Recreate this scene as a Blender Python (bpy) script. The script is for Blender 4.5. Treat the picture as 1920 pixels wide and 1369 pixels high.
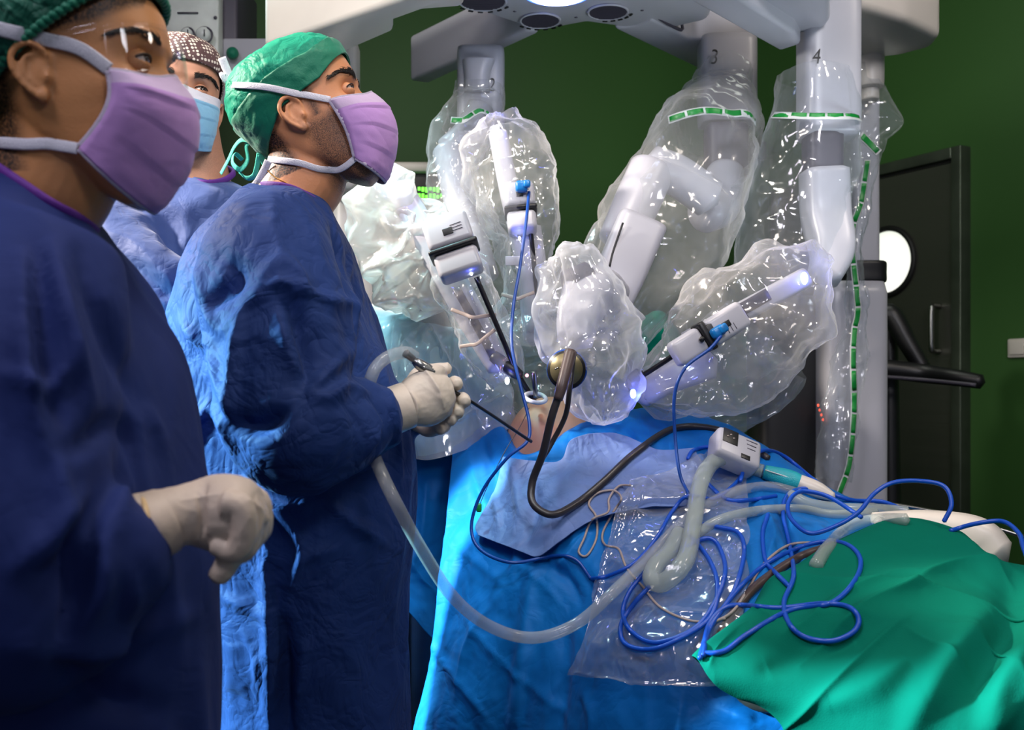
import bpy, bmesh, math, random
import numpy as np
from mathutils import Vector, Matrix
from mathutils.bvhtree import BVHTree

for o in list(bpy.data.objects):
    bpy.data.objects.remove(o)
SC = bpy.context.scene
COL = SC.collection
F, HY, CZ = 1900.0, 740.0, 1.16          # focal length in pixels, horizon row, eye height


def P(x, y, d):
    """point of the room seen at pixel x,y at distance d in front of the camera"""
    return Vector(((x - 960) / F * d, d, CZ + (HY - y) / F * d))


def Zp(x, y, z):
    """the same, on the horizontal plane of height z"""
    return P(x, y, F * (z - CZ) / (HY - y))


# ------------------------------------------------------------------ camera
cam = bpy.data.cameras.new('camera')
camo = bpy.data.objects.new('camera', cam)
COL.objects.link(camo)
camo.location = (0, 0, CZ)
camo.rotation_euler = (math.pi / 2, 0, 0)
cam.lens = F / 1920 * 36
cam.sensor_width = 36
cam.shift_y = (HY - 684.5) / 1920
cam.clip_start = 0.05
cam.dof.use_dof = True
cam.dof.focus_distance = 1.7
cam.dof.aperture_fstop = 6.3
SC.camera = camo
SC.view_settings.view_transform = 'Standard'
SC.view_settings.look = 'None'
SC.view_settings.gamma = 1
SC.view_settings.exposure = 0.32
SC.view_settings.use_curve_mapping = False
try:
    SC.cycles.max_bounces = 10
    SC.cycles.transparent_max_bounces = 24
    SC.cycles.sample_clamp_indirect = 4
except Exception:
    pass

# ------------------------------------------------------------------ world and lights
w = bpy.data.worlds.new('world')
SC.world = w
w.use_nodes = True
w.node_tree.nodes['Background'].inputs[0].default_value = (0.55, 0.6, 0.8, 1)
w.node_tree.nodes['Background'].inputs[1].default_value = 0.19


def aim(o, tgt):
    o.rotation_euler = (Vector(tgt) - o.location).to_track_quat('-Z', 'Y').to_euler()


def area(name, loc, tgt, power, size, col, size_y=None, spread=math.pi):
    l = bpy.data.lights.new(name, 'AREA')
    l.energy = power
    l.size = size
    l.color = col
    if size_y:
        l.shape = 'RECTANGLE'
        l.size_y = size_y
    l.spread = spread
    o = bpy.data.objects.new(name, l)
    COL.objects.link(o)
    o.location = loc
    aim(o, tgt)
    return o


def spot(name, loc, tgt, power, angle, col, blend=0.3, radius=0.08):
    l = bpy.data.lights.new(name, 'SPOT')
    l.energy = power
    l.spot_size = math.radians(angle)
    l.spot_blend = blend
    l.shadow_soft_size = radius
    l.color = col
    o = bpy.data.objects.new(name, l)
    COL.objects.link(o)
    o.location = loc
    aim(o, tgt)
    return o


def point(name, loc, power, col, r=0.01):
    l = bpy.data.lights.new(name, 'POINT')
    l.energy = power
    l.color = col
    l.shadow_soft_size = r
    o = bpy.data.objects.new(name, l)
    COL.objects.link(o)
    o.location = loc
    return o


# surgical lamp far left behind the first assistant: lights the backs of the two men
spot('surgical_or_fill_light', (-2.3, 1.30, 1.75), (-0.44, 1.50, 0.86), 1200, 27, (0.40, 0.90, 1.0), 0.18, 0.10)
spot('surgical_or_fill_light', (-1.9, 1.65, 2.5), (-0.52, 1.85, 1.50), 430, 36, (1.0, 0.88, 0.76), 0.4, 0.08)
# second head over the table: cool light on the instrument drape
spot('surgical_or_fill_light', (-0.75, 2.5, 2.6), (-0.15, 2.1, 1.15), 150, 34, (0.62, 0.95, 1.0), 0.6, 0.10)
spot('surgical_or_fill_light', (-0.52, 1.78, 2.5), (-0.17, 2.04, 1.12), 110, 26, (0.45, 0.93, 1.0), 0.8, 0.08)
spot('surgical_or_fill_light', (0.15, 0.35, 2.6), (-0.15, 1.8, 0.92), 55, 15, (0.80, 0.95, 1.0), 0.9, 0.08)  # added fill spot, brightens the left part of the blue drape
# ceiling panels, dimmed, and added fills for the robot
area('ceiling_or_fill_light', (0.1, 1.1, 2.75), (0.1, 1.4, 0.8), 11, 0.4, (1.0, 0.88, 0.78))
area('ceiling_or_fill_light', (1.6, 1.2, 2.75), (0.9, 1.9, 1.0), 8, 0.25, (1.0, 0.9, 0.8))
area('ceiling_or_fill_light', (-0.9, 0.2, 2.75), (-0.4, 1.2, 1.2), 13, 0.5, (0.92, 0.86, 1.0))
area('ceiling_or_fill_light', (0.7, -0.6, 2.5), (0.7, 2.3, 1.95), 6, 0.4, (0.95, 0.93, 1.0), spread=1.6)  # added fill from the camera side, brightens the near faces of the robot
spot('surgical_or_fill_light', (-1.5, 1.0, 2.2), (-0.15, 2.3, 2.02), 85, 50, (1.0, 0.96, 0.88), 0.6, 0.12)  # added spot in place of bounce from the lit drapes onto the booms
spot('boom_bounce_fill', (1.15, 1.55, 1.15), (0.15, 2.5, 2.08), 26, 40, (0.82, 0.93, 1.0), 0.8, 0.15)  # added upward spot, imitates drape bounce on hub and boom undersides
area('ceiling_or_fill_light', (0.9, 3.0, 2.8), (1.2, 4.2, 1.2), 6, 0.8, (0.95, 1.0, 0.9))

# ------------------------------------------------------------------ numpy noise


def _hash(ix, iy, iz, s):
    h = (ix.astype(np.uint64) * np.uint64(73856093)) ^ (iy.astype(np.uint64) * np.uint64(19349663)) ^ (iz.astype(np.uint64) * np.uint64(83492791)) ^ np.uint64(s * 2654435761 % (1 << 32))
    h = (h ^ (h >> np.uint64(13))) * np.uint64(0x5bd1e995)
    h &= np.uint64(0xffffffff)
    h = (h ^ (h >> np.uint64(15))) * np.uint64(0x27d4eb2d)
    h &= np.uint64(0xffffffff)
    return h ^ (h >> np.uint64(16))


_G = np.array([[1, 1, 0], [-1, 1, 0], [1, -1, 0], [-1, -1, 0], [1, 0, 1], [-1, 0, 1], [1, 0, -1], [-1, 0, -1],
               [0, 1, 1], [0, -1, 1], [0, 1, -1], [0, -1, -1], [1, 1, 0], [-1, 1, 0], [0, -1, 1], [0, -1, -1]], float)


def pn(p, seed=0):
    p = np.asarray(p, float) + 1000.0
    i = np.floor(p).astype(np.int64)
    f = p - i
    u = f * f * f * (f * (f * 6 - 15) + 10)
    r = 0
    for dx in (0, 1):
        for dy in (0, 1):
            for dz in (0, 1):
                g = _G[(_hash(i[:, 0] + dx, i[:, 1] + dy, i[:, 2] + dz, seed) & np.uint64(15)).astype(int)]
                d = g[:, 0] * (f[:, 0] - dx) + g[:, 1] * (f[:, 1] - dy) + g[:, 2] * (f[:, 2] - dz)
                wx = u[:, 0] if dx else 1 - u[:, 0]
                wy = u[:, 1] if dy else 1 - u[:, 1]
                wz = u[:, 2] if dz else 1 - u[:, 2]
                r = r + d * wx * wy * wz
    return r


def fbm(p, f, o=3, seed=0):
    r = 0
    a = 1.0
    for k in range(o):
        r = r + a * pn(p * f, seed + k)
        f *= 2.03
        a *= 0.5
    return r


def crumple(p, f, o=3, seed=0, warp=0.35):
    """creased film: sum of folded noises with sharp crests"""
    q = p * f
    q = q + warp * np.stack([pn(q * 0.7, seed + 11), pn(q * 0.7, seed + 12), pn(q * 0.7, seed + 13)], 1)
    r = 0
    a = 1.0
    for k in range(o):
        r = r + a * (0.28 - np.abs(pn(q, seed + k)))
        q = q * 2.1
        a *= 0.5
    return r


def facet(th, s, nt, ns, seed, warp=.25):
    """film made of flat triangles: piecewise linear over a jittered grid around a sleeve"""
    rg = np.random.RandomState(seed)
    C = rg.uniform(-1, 1, (ns + 3, nt))
    p = np.stack([np.cos(th) * 2, np.sin(th) * 2, s * ns * .6], 1)
    u = (th / (2 * math.pi) * nt + warp * fbm(p, .8, 1, seed)) % nt
    w_ = np.clip(s * ns + .5 + warp * fbm(p, .8, 1, seed + 1), 0, ns + 1.499)
    i, j = np.floor(w_).astype(int), np.floor(u).astype(int) % nt
    fw, fu = w_ - np.floor(w_), u - np.floor(u)
    k = (j + 1) % nt
    a, b, c, d = C[i, j], C[i, k], C[i + 1, j], C[i + 1, k]
    t1 = np.where(fu + fw < 1, a + fu * (b - a) + fw * (c - a), d + (1 - fu) * (c - d) + (1 - fw) * (b - d))
    fu2 = 1 - fu
    t2 = np.where(fu2 + fw < 1, b + fu2 * (a - b) + fw * (d - b), c + (1 - fu2) * (d - c) + (1 - fw) * (a - c))
    return np.where((i * 7 + j * 3) % 2 == 0, t1, t2)


def planes(p, n, freq, seed, warp=0.25):
    """random straight creases: triangle waves along random directions"""
    rg = np.random.RandomState(seed)
    r = 0
    wv = warp * fbm(p, freq * 0.35, 2, seed + 40)
    for k in range(n):
        v = rg.normal(size=3)
        v /= np.linalg.norm(v)
        t = p @ v * freq * rg.uniform(0.6, 1.5) + rg.uniform(0, 9) + wv
        mask = np.clip(pn(p * freq * 0.4, seed + 60 + k) * 3 + 0.3, 0, 1)
        r = r + mask * (np.abs((t % 1.0) - 0.5) - 0.25)
    return r


# ------------------------------------------------------------------ mesh making
def arr(v):
    return np.array([tuple(q) for q in v], float)


def mesh_of(verts, faces, name='m'):
    me = bpy.data.meshes.new(name)
    me.from_pydata([tuple(map(float, v)) for v in verts], [], [tuple(map(int, f)) for f in faces])
    me.validate()
    me.update()
    return me


def empty(name, loc, label=None, cat=None, group=None):
    o = bpy.data.objects.new(name, None)
    COL.objects.link(o)
    o.location = loc
    o.empty_display_size = 0.05
    tag(o, label, cat, group)
    bpy.context.view_layer.update()
    return o


def tag(o, label=None, cat=None, group=None, kind=None):
    if label:
        o['label'] = label
    if cat:
        o['category'] = cat
    if group:
        o['group'] = group
    if kind:
        o['kind'] = kind
    return o


def wloc(o):
    v = Vector((0, 0, 0))
    while o:
        v = v + o.location
        o = o.parent
    return v


def mk(name, verts, faces, mat, parent=None, smooth=True, label=None, cat=None, group=None, kind=None, attrs=None, mats=None, fmat=None):
    v = np.array([tuple(q) for q in verts], float) if not isinstance(verts, np.ndarray) else verts.astype(float).copy()
    if parent is not None:
        off = np.array(wloc(parent))
        loc = (0, 0, 0)
    else:
        off = np.array([(v[:, 0].min() + v[:, 0].max()) / 2, (v[:, 1].min() + v[:, 1].max()) / 2, v[:, 2].min()])
        loc = tuple(off)
    v = v - off
    me = bpy.data.meshes.new(name)
    me.from_pydata(v.tolist(), [], [list(map(int, f)) for f in faces])
    for m in (mats or [mat]):
        me.materials.append(m)
    if fmat is not None:
        me.polygons.foreach_set('material_index', np.asarray(fmat, dtype=np.int32))
    me.polygons.foreach_set('use_smooth', [bool(smooth)] * len(me.polygons))
    if attrs:
        for k, a in attrs.items():
            at = me.attributes.new(k, 'FLOAT', 'POINT')
            at.data.foreach_set('value', np.asarray(a, dtype=np.float32))
    me.update()
    o = bpy.data.objects.new(name, me)
    COL.objects.link(o)
    o.location = loc
    if parent is not None:
        o.parent = parent
    tag(o, label, cat, group, kind)
    return o


def merge(*vf):
    V, Fc = [], []
    n = 0
    for v, f in vf:
        v = np.asarray([tuple(q) for q in v], float)
        V.append(v)
        Fc += [tuple(i + n for i in q) for q in f]
        n += len(v)
    return np.concatenate(V), Fc


def gridf(nr, nc, wrap=False):
    fs = []
    for i in range(nr - 1):
        for j in range(nc if wrap else nc - 1):
            k = (j + 1) % nc
            fs.append((i * nc + j, i * nc + k, (i + 1) * nc + k, (i + 1) * nc + j))
    return fs


def crs(pts, n):
    """resample a polyline as a Catmull-Rom curve (any dimension)"""
    p = np.array([tuple(q) for q in pts], float)
    if len(p) < 3:
        t = np.linspace(0, 1, n)[:, None]
        return p[0] * (1 - t) + p[-1] * t
    L = len(p) - 1
    q = np.vstack([2 * p[0] - p[1], p, 2 * p[-1] - p[-2]])
    d = np.concatenate([[0], np.cumsum(np.maximum(1e-6, np.linalg.norm(np.diff(p[:, :3], axis=0), axis=1)))])
    s = np.interp(np.linspace(0, d[-1], n), d, np.arange(L + 1))
    i = np.minimum(s.astype(int), L - 1)
    t = (s - i)[:, None]
    a, b, c, e = q[i], q[i + 1], q[i + 2], q[i + 3]
    return 0.5 * ((2 * b) + (-a + c) * t + (2 * a - 5 * b + 4 * c - e) * t * t + (-a + 3 * b - 3 * c + e) * t ** 3)


def frames(C, up=None):
    T = np.gradient(C, axis=0)
    T /= np.maximum(1e-9, np.linalg.norm(T, axis=1))[:, None]
    U = np.zeros_like(C)
    u = np.array(up if up is not None else (0.02, -1, 0.05), float)
    for i in range(len(C)):
        u = u - T[i] * (u @ T[i])
        if np.linalg.norm(u) < 1e-5:
            u = np.cross(T[i], (0.3, 0.5, 0.8))
        u = u / np.linalg.norm(u)
        U[i] = u
    return T, U, np.cross(T, U)


def tube(pts, rad, n=16, m=None, caps=True, up=None, power=2.0):
    """loft along a path. rad: number, list, or list of (a,b); a lies along `up`"""
    m = m or max(6, len(pts) * 6)
    r = np.array([(q, q) if np.isscalar(q) else tuple(q) for q in (rad if hasattr(rad, '__len__') else [rad] * len(pts))], float)
    A = np.hstack([arr(pts), r])
    A = crs(A, m)
    C = A[:, :3]
    R = np.maximum(A[:, 3:5], 1e-4)
    T, U, W = frames(C, up)
    th = np.linspace(0, 2 * math.pi, n, endpoint=False)
    c, s = np.cos(th), np.sin(th)
    if power != 2:
        c = np.sign(c) * np.abs(c) ** (2 / power)
        s = np.sign(s) * np.abs(s) ** (2 / power)
    V = C[:, None, :] + U[:, None, :] * (R[:, 0, None, None] * c[None, :, None]) + W[:, None, :] * (R[:, 1, None, None] * s[None, :, None])
    V = V.reshape(-1, 3)
    fs = gridf(m, n, True)
    if caps:
        # rounded caps
        V = np.vstack([V, C[0] - T[0] * R[0].mean() * (0.55 if caps == 'round' else 0), C[-1] + T[-1] * R[-1].mean() * (0.55 if caps == 'round' else 0)])
        a, b = m * n, m * n + 1
        for j in range(n):
            k = (j + 1) % n
            fs.append((a, k, j))
            fs.append((b, (m - 1) * n + j, (m - 1) * n + k))
    return V, fs


def stack(rings, n=48, m=40, caps=True):
    """vertical loft: rings (z, cx, cy, rx, ry, power)"""
    A = crs([(q[0], 0, 0) + tuple(q) if False else tuple(q) for q in rings], m)
    th = np.linspace(0, 2 * math.pi, n, endpoint=False)
    V = []
    for z, cx, cy, rx, ry, pw in A:
        c = np.sign(np.cos(th)) * np.abs(np.cos(th)) ** (2 / pw)
        s = np.sign(np.sin(th)) * np.abs(np.sin(th)) ** (2 / pw)
        V.append(np.stack([cx + rx * c, cy + ry * s, np.full(n, z)], 1))
    V = np.concatenate(V)
    fs = gridf(m, n, True)
    if caps:
        V = np.vstack([V, V[:n].mean(0), V[(m - 1) * n:m * n].mean(0)])
        for j in range(n):
            k = (j + 1) % n
            fs.append((m * n, k, j))
            fs.append((m * n + 1, (m - 1) * n + j, (m - 1) * n + k))
    return V, fs


def ell(c, r, rot=None, n=20, m=12):
    V = []
    for i in range(m + 1):
        a = math.pi * i / m
        for j in range(n):
            b = 2 * math.pi * j / n
            V.append((r[0] * math.sin(a) * math.cos(b), r[1] * math.sin(a) * math.sin(b), r[2] * math.cos(a)))
    V = np.array(V)
    if rot is not None:
        V = V @ np.array(rot.to_3x3() if hasattr(rot, 'to_3x3') else rot).T
    return V + np.array(tuple(c)), gridf(m + 1, n, True)


def remesh(vf, voxel, smooth=4, factor=0.5):
    v, f = vf
    me = mesh_of(v, f)
    bm = bmesh.new()
    bm.from_mesh(me)
    bmesh.ops.remove_doubles(bm, verts=bm.verts, dist=1e-5)
    bmesh.ops.recalc_face_normals(bm, faces=bm.faces)
    bm.to_mesh(me)
    bm.free()
    o = bpy.data.objects.new('tmp', me)
    COL.objects.link(o)
    r = o.modifiers.new('r', 'REMESH')
    r.mode = 'VOXEL'
    r.voxel_size = voxel
    if smooth:
        s = o.modifiers.new('s', 'SMOOTH')
        s.factor = factor
        s.iterations = smooth
    dg = bpy.context.evaluated_depsgraph_get()
    m2 = bpy.data.meshes.new_from_object(o.evaluated_get(dg))
    out = get(m2)
    bpy.data.objects.remove(o)
    bpy.data.meshes.remove(me)
    bpy.data.meshes.remove(m2)
    return out


def get(me):
    v = np.zeros(len(me.vertices) * 3)
    me.vertices.foreach_get('co', v)
    return v.reshape(-1, 3), [tuple(p.vertices) for p in me.polygons]


def normals(v, f):
    q = np.array([(a[0], a[1], a[2], a[3] if len(a) > 3 else a[2]) for a in f])
    n = np.cross(v[q[:, 2]] - v[q[:, 0]], v[q[:, 3]] - v[q[:, 1]])
    z = np.linalg.norm(n, axis=1) < 1e-14
    if z.any():
        n[z] = np.cross(v[q[z, 1]] - v[q[z, 0]], v[q[z, 2]] - v[q[z, 0]])
    N = np.zeros_like(v)
    for k in range(4):
        np.add.at(N, q[:, k], n)
    return N / np.maximum(1e-12, np.linalg.norm(N, axis=1))[:, None]


def proj(v):
    return np.stack([960 + F * v[:, 0] / v[:, 1], HY - F * (v[:, 2] - CZ) / v[:, 1]], 1)


def strokes(v, f, sts, N=None, facing=True):
    """press or raise folds into a surface. stroke = (points px, amp m, width px, kind)
    kind: 'c' sharp crest, 's' soft ridge, 'e' edge: one side raised with a soft run-out"""
    N = normals(v, f) if N is None else N
    px = proj(v)
    view = v - np.array([0, 0, CZ])
    view /= np.linalg.norm(view, axis=1)[:, None]
    fac = np.clip(-(N * view).sum(1) * 3, 0, 1) if facing else 1.0
    D = np.zeros(len(v))
    for st in sts:
        pts, amp, wd, kind = st[:4]
        p = crs([(a, b, 0) for a, b in pts], max(2, 6 * (len(pts) - 1)))[:, :2] if len(pts) > 2 else np.array(pts, float)
        best = np.full(len(v), 1e9)
        sg = np.zeros(len(v))
        al = np.zeros(len(v))
        L = np.concatenate([[0], np.cumsum(np.linalg.norm(np.diff(p, axis=0), axis=1))])
        for i in range(len(p) - 1):
            a, b = p[i], p[i + 1]
            ab = b - a
            l2 = ab @ ab + 1e-9
            t = np.clip(((px - a) @ ab) / l2, 0, 1)
            q = px - (a + t[:, None] * ab)
            d = np.sqrt((q ** 2).sum(1))
            c = ab[0] * q[:, 1] - ab[1] * q[:, 0]
            m = d < best
            best[m] = d[m]
            sg[m] = np.sign(c[m])
            al[m] = (L[i] + t[m] * math.sqrt(l2)) / L[-1]
        tp = np.sin(np.pi * np.clip(al * 0.86 + 0.07, 0, 1)) ** 0.7
        wl = wd * (0.5 + 0.5 * tp)
        u = best / wl
        if kind == 'c':
            pr = np.exp(-u * 1.2)
        elif kind == 's':
            pr = np.exp(-u * u)
        else:
            pr = np.where(sg > 0, np.exp(-u * 0.9), np.exp(-(u * 3.5) ** 2))
        D += amp * tp * pr * (best < wd * 5)
    return v + N * (D * fac)[:, None]


def relax(v, f, it=2, lam=.5):
    q = np.array([(a[0], a[1], a[2], a[3]) for a in f if len(a) == 4])
    e = np.vstack([q[:, [0, 1]], q[:, [1, 2]], q[:, [2, 3]], q[:, [3, 0]]])
    e = np.vstack([e, e[:, ::-1]])
    n = np.bincount(e[:, 0], minlength=len(v)).astype(float)
    n[n == 0] = 1
    for _ in range(it):
        s = np.stack([np.bincount(e[:, 0], weights=v[e[:, 1], k], minlength=len(v)) for k in range(3)], 1) / n[:, None]
        v = v + lam * (s - v)
    return v


def patch(ctrl, nr, nc):
    """smooth surface through a grid of world points (rows x cols)"""
    g = [crs(row, nc) for row in ctrl]
    g = np.array(g)
    out = np.stack([crs(g[:, j], nr) for j in range(nc)], 1)
    return out.reshape(-1, 3), gridf(nr, nc)


def thick(vf, t):
    v, f = vf
    n = len(v)
    N = normals(v, f)
    V = np.vstack([v, v - N * t])
    fs = list(f) + [tuple(i + n for i in reversed(q)) for q in f]
    cnt = {}
    for q in f:
        for a, b in zip(q, q[1:] + q[:1]):
            cnt[(a, b)] = 1
    for (a, b) in cnt:
        if (b, a) not in cnt:
            fs.append((b, a, a + n, b + n))
    return V, fs


def rbox(c, sx, sy, sz, r=0.01, rot=None, seg=3):
    bm = bmesh.new()
    bmesh.ops.create_cube(bm, size=1)
    for v in bm.verts:
        v.co = Vector((v.co.x * sx, v.co.y * sy, v.co.z * sz))
    if r > 0:
        bmesh.ops.bevel(bm, geom=list(bm.edges), offset=min(r, 0.45 * min(sx, sy, sz)), segments=seg, profile=0.5, affect='EDGES')
    M = rot.to_3x3() if rot is not None else Matrix.Identity(3)
    v = [M @ q.co + Vector(c) for q in bm.verts]
    bm.verts.ensure_lookup_table()
    f = [tuple(x.index for x in q.verts) for q in bm.faces]
    bm.free()
    return arr(v), f


def prism(poly, h, r=0.012, seg=3):
    """poly: world points of the base, extruded up by h, edges rounded"""
    bm = bmesh.new()
    vs = [bm.verts.new(p) for p in poly]
    fc = bm.faces.new(vs)
    ext = bmesh.ops.extrude_face_region(bm, geom=[fc])
    for e in ext['geom']:
        if isinstance(e, bmesh.types.BMVert):
            e.co.z += h
    bmesh.ops.recalc_face_normals(bm, faces=bm.faces)
    if r > 0:
        bmesh.ops.bevel(bm, geom=list(bm.edges), offset=r, segments=seg, profile=0.5, affect='EDGES', clamp_overlap=True)
    bm.verts.index_update()
    v = [q.co.copy() for q in bm.verts]
    f = [tuple(x.index for x in q.verts) for q in bm.faces]
    bm.free()
    return arr(v), f


def basis(x, z=None):
    """matrix whose local x axis points along x"""
    x = Vector(x).normalized()
    z = Vector(z or (0, 0, 1))
    y = z.cross(x)
    if y.length < 1e-4:
        y = Vector((0, 1, 0)).cross(x)
    y.normalize()
    z = x.cross(y)
    return Matrix((x, y, z)).transposed()


def bvh(*vf):
    v, f = merge(*vf)
    return BVHTree.FromPolygons([tuple(q) for q in v], f)


def hit(tree, x, y, off=0.0, dflt=None):
    o = Vector((0, 0, CZ))
    d = (P(x, y, 1.0) - o).normalized()
    h = tree.ray_cast(o, d)
    if h[0] is None:
        if dflt is None:
            return None
        return P(x, y, dflt)
    n = h[1]
    if n.dot(d) > 0:
        n = -n
    return h[0] + n * off * 0.6 - d * off * 0.4


def ribbon(pts, wd, t, m=None, up=(0, -1, 0), n=8):
    """flat band: `wd` half width across, t half thickness, facing up"""
    return tube(pts, [(t, wd)] * len(pts), n=n, m=m or len(pts) * 6, up=up, power=3)


# ------------------------------------------------------------------ materials
def srgb(r, g, b):
    f = lambda c: (c / 255 / 12.92) if c / 255 <= 0.04045 else ((c / 255 + 0.055) / 1.055) ** 2.4
    return (f(r), f(g), f(b), 1)


class NT:
    def __init__(s, name):
        s.m = bpy.data.materials.new(name)
        s.m.use_nodes = True
        s.t = s.m.node_tree
        s.b = s.t.nodes['Principled BSDF']
        s.out = s.t.nodes['Material Output']

    def n(s, k, **kw):
        q = s.t.nodes.new(k)
        for a, b in kw.items():
            setattr(q, a, b)
        return q

    def l(s, a, b):
        s.t.links.new(a, b)

    def coord(s):
        c = s.n('ShaderNodeTexCoord')
        return c.outputs['Object']

    def noise(s, scale, detail=3, rough=0.5, vec=None, dist=0.0):
        q = s.n('ShaderNodeTexNoise')
        q.inputs['Scale'].default_value = scale
        q.inputs['Detail'].default_value = detail
        q.inputs['Roughness'].default_value = rough
        q.inputs['Distortion'].default_value = dist
        s.l(vec if vec is not None else s.coord(), q.inputs['Vector'])
        return q.outputs['Fac']

    def mp(s, v, a, b, c=0.0, d=1.0):
        q = s.n('ShaderNodeMapRange')
        s.l(v, q.inputs['Value'])
        for k, x in zip(('From Min', 'From Max', 'To Min', 'To Max'), (a, b, c, d)):
            q.inputs[k].default_value = x
        return q.outputs[0]

    def math(s, op, a, b=None):
        q = s.n('ShaderNodeMath', operation=op)
        for i, x in enumerate((a, b)):
            if x is None:
                continue
            if isinstance(x, (int, float)):
                q.inputs[i].default_value = x
            else:
                s.l(x, q.inputs[i])
        return q.outputs[0]

    def mixc(s, fac, a, b):
        q = s.n('ShaderNodeMix', data_type='RGBA')
        if isinstance(fac, (int, float)):
            q.inputs[0].default_value = fac
        else:
            s.l(fac, q.inputs[0])
        for i, x in ((6, a), (7, b)):
            if isinstance(x, tuple):
                q.inputs[i].default_value = x
            else:
                s.l(x, q.inputs[i])
        return q.outputs[2]

    def bump(s, h, strength, dist, prev=None):
        q = s.n('ShaderNodeBump')
        q.inputs['Strength'].default_value = strength
        q.inputs['Distance'].default_value = dist
        s.l(h, q.inputs['Height'])
        if prev is not None:
            s.l(prev, q.inputs['Normal'])
        return q.outputs[0]

    def set(s, **kw):
        for k, v in kw.items():
            k = k.replace('_', ' ')
            i = s.b.inputs[k]
            if isinstance(v, (int, float, tuple)):
                i.default_value = v
            else:
                s.l(v, i)


def simple(name, col, rough=0.5, metal=0.0, spec=0.5, bump=0.0, bscale=60, var=0.06, **kw):
    t = NT(name)
    nz = t.noise(9, 4)
    c2 = tuple(min(1, x * (1 + var * 3)) for x in col[:3]) + (1,)
    c1 = tuple(x * (1 - var * 3) for x in col[:3]) + (1,)
    t.set(Base_Color=t.mixc(t.mp(nz, 0.3, 0.7), c1, c2), Roughness=rough, Metallic=metal)
    t.b.inputs['Specular IOR Level'].default_value = spec
    if bump:
        t.set(Normal=t.bump(t.noise(bscale, 4), bump, 0.002))
    for k, v in kw.items():
        t.b.inputs[k.replace('_', ' ')].default_value = v
    return t.m


def emit(name, col, s):
    t = NT(name)
    t.set(Base_Color=(0.02, 0.02, 0.02, 1), Emission_Color=col, Emission_Strength=s)
    return t.m


def fabric(name, col, col2=None, rough=0.55, creases=0.5, cscale=11, weave=0.12, spec=0.35, transl=0.0, sheen=0.25, dist=0.006):
    """nonwoven cloth: crossing fine creases and an embossed weave as relief"""
    t = NT(name)
    co = t.coord()
    n1 = t.noise(cscale, 3, 0.55, co, 0.9)
    r1 = t.math('ABSOLUTE', t.math('SUBTRACT', n1, 0.5))
    n2 = t.noise(cscale * 2.6, 3, 0.5, co, 0.6)
    r2 = t.math('ABSOLUTE', t.math('SUBTRACT', n2, 0.5))
    h = t.math('ADD', t.mp(r1, 0, 0.12), t.math('MULTIPLY', t.mp(r2, 0, 0.1), 0.4))
    b = t.bump(h, creases, dist)
    vo = t.n('ShaderNodeTexVoronoi')
    vo.inputs['Scale'].default_value = 520
    t.l(co, vo.inputs['Vector'])
    b = t.bump(vo.outputs['Distance'], weave, 0.0006, b)
    c2 = col2 or tuple(min(1, x * 1.25) for x in col[:3]) + (1,)
    t.set(Base_Color=t.mixc(t.mp(t.noise(5, 3), 0.35, 0.65), col, c2), Roughness=rough, Normal=b)
    t.b.inputs['Specular IOR Level'].default_value = spec
    t.b.inputs['Sheen Weight'].default_value = sheen
    t.b.inputs['Sheen Tint'].default_value = tuple(min(1, 0.7 + x * .6) for x in col[:3]) + (1,)
    if transl:
        tr = t.n('ShaderNodeBsdfTranslucent')
        tr.inputs[0].default_value = c2
        mx = t.n('ShaderNodeMixShader')
        mx.inputs[0].default_value = transl
        t.l(t.b.outputs[0], mx.inputs[1])
        t.l(tr.outputs[0], mx.inputs[2])
        t.l(mx.outputs[0], t.out.inputs[0])
    return t.m


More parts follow.
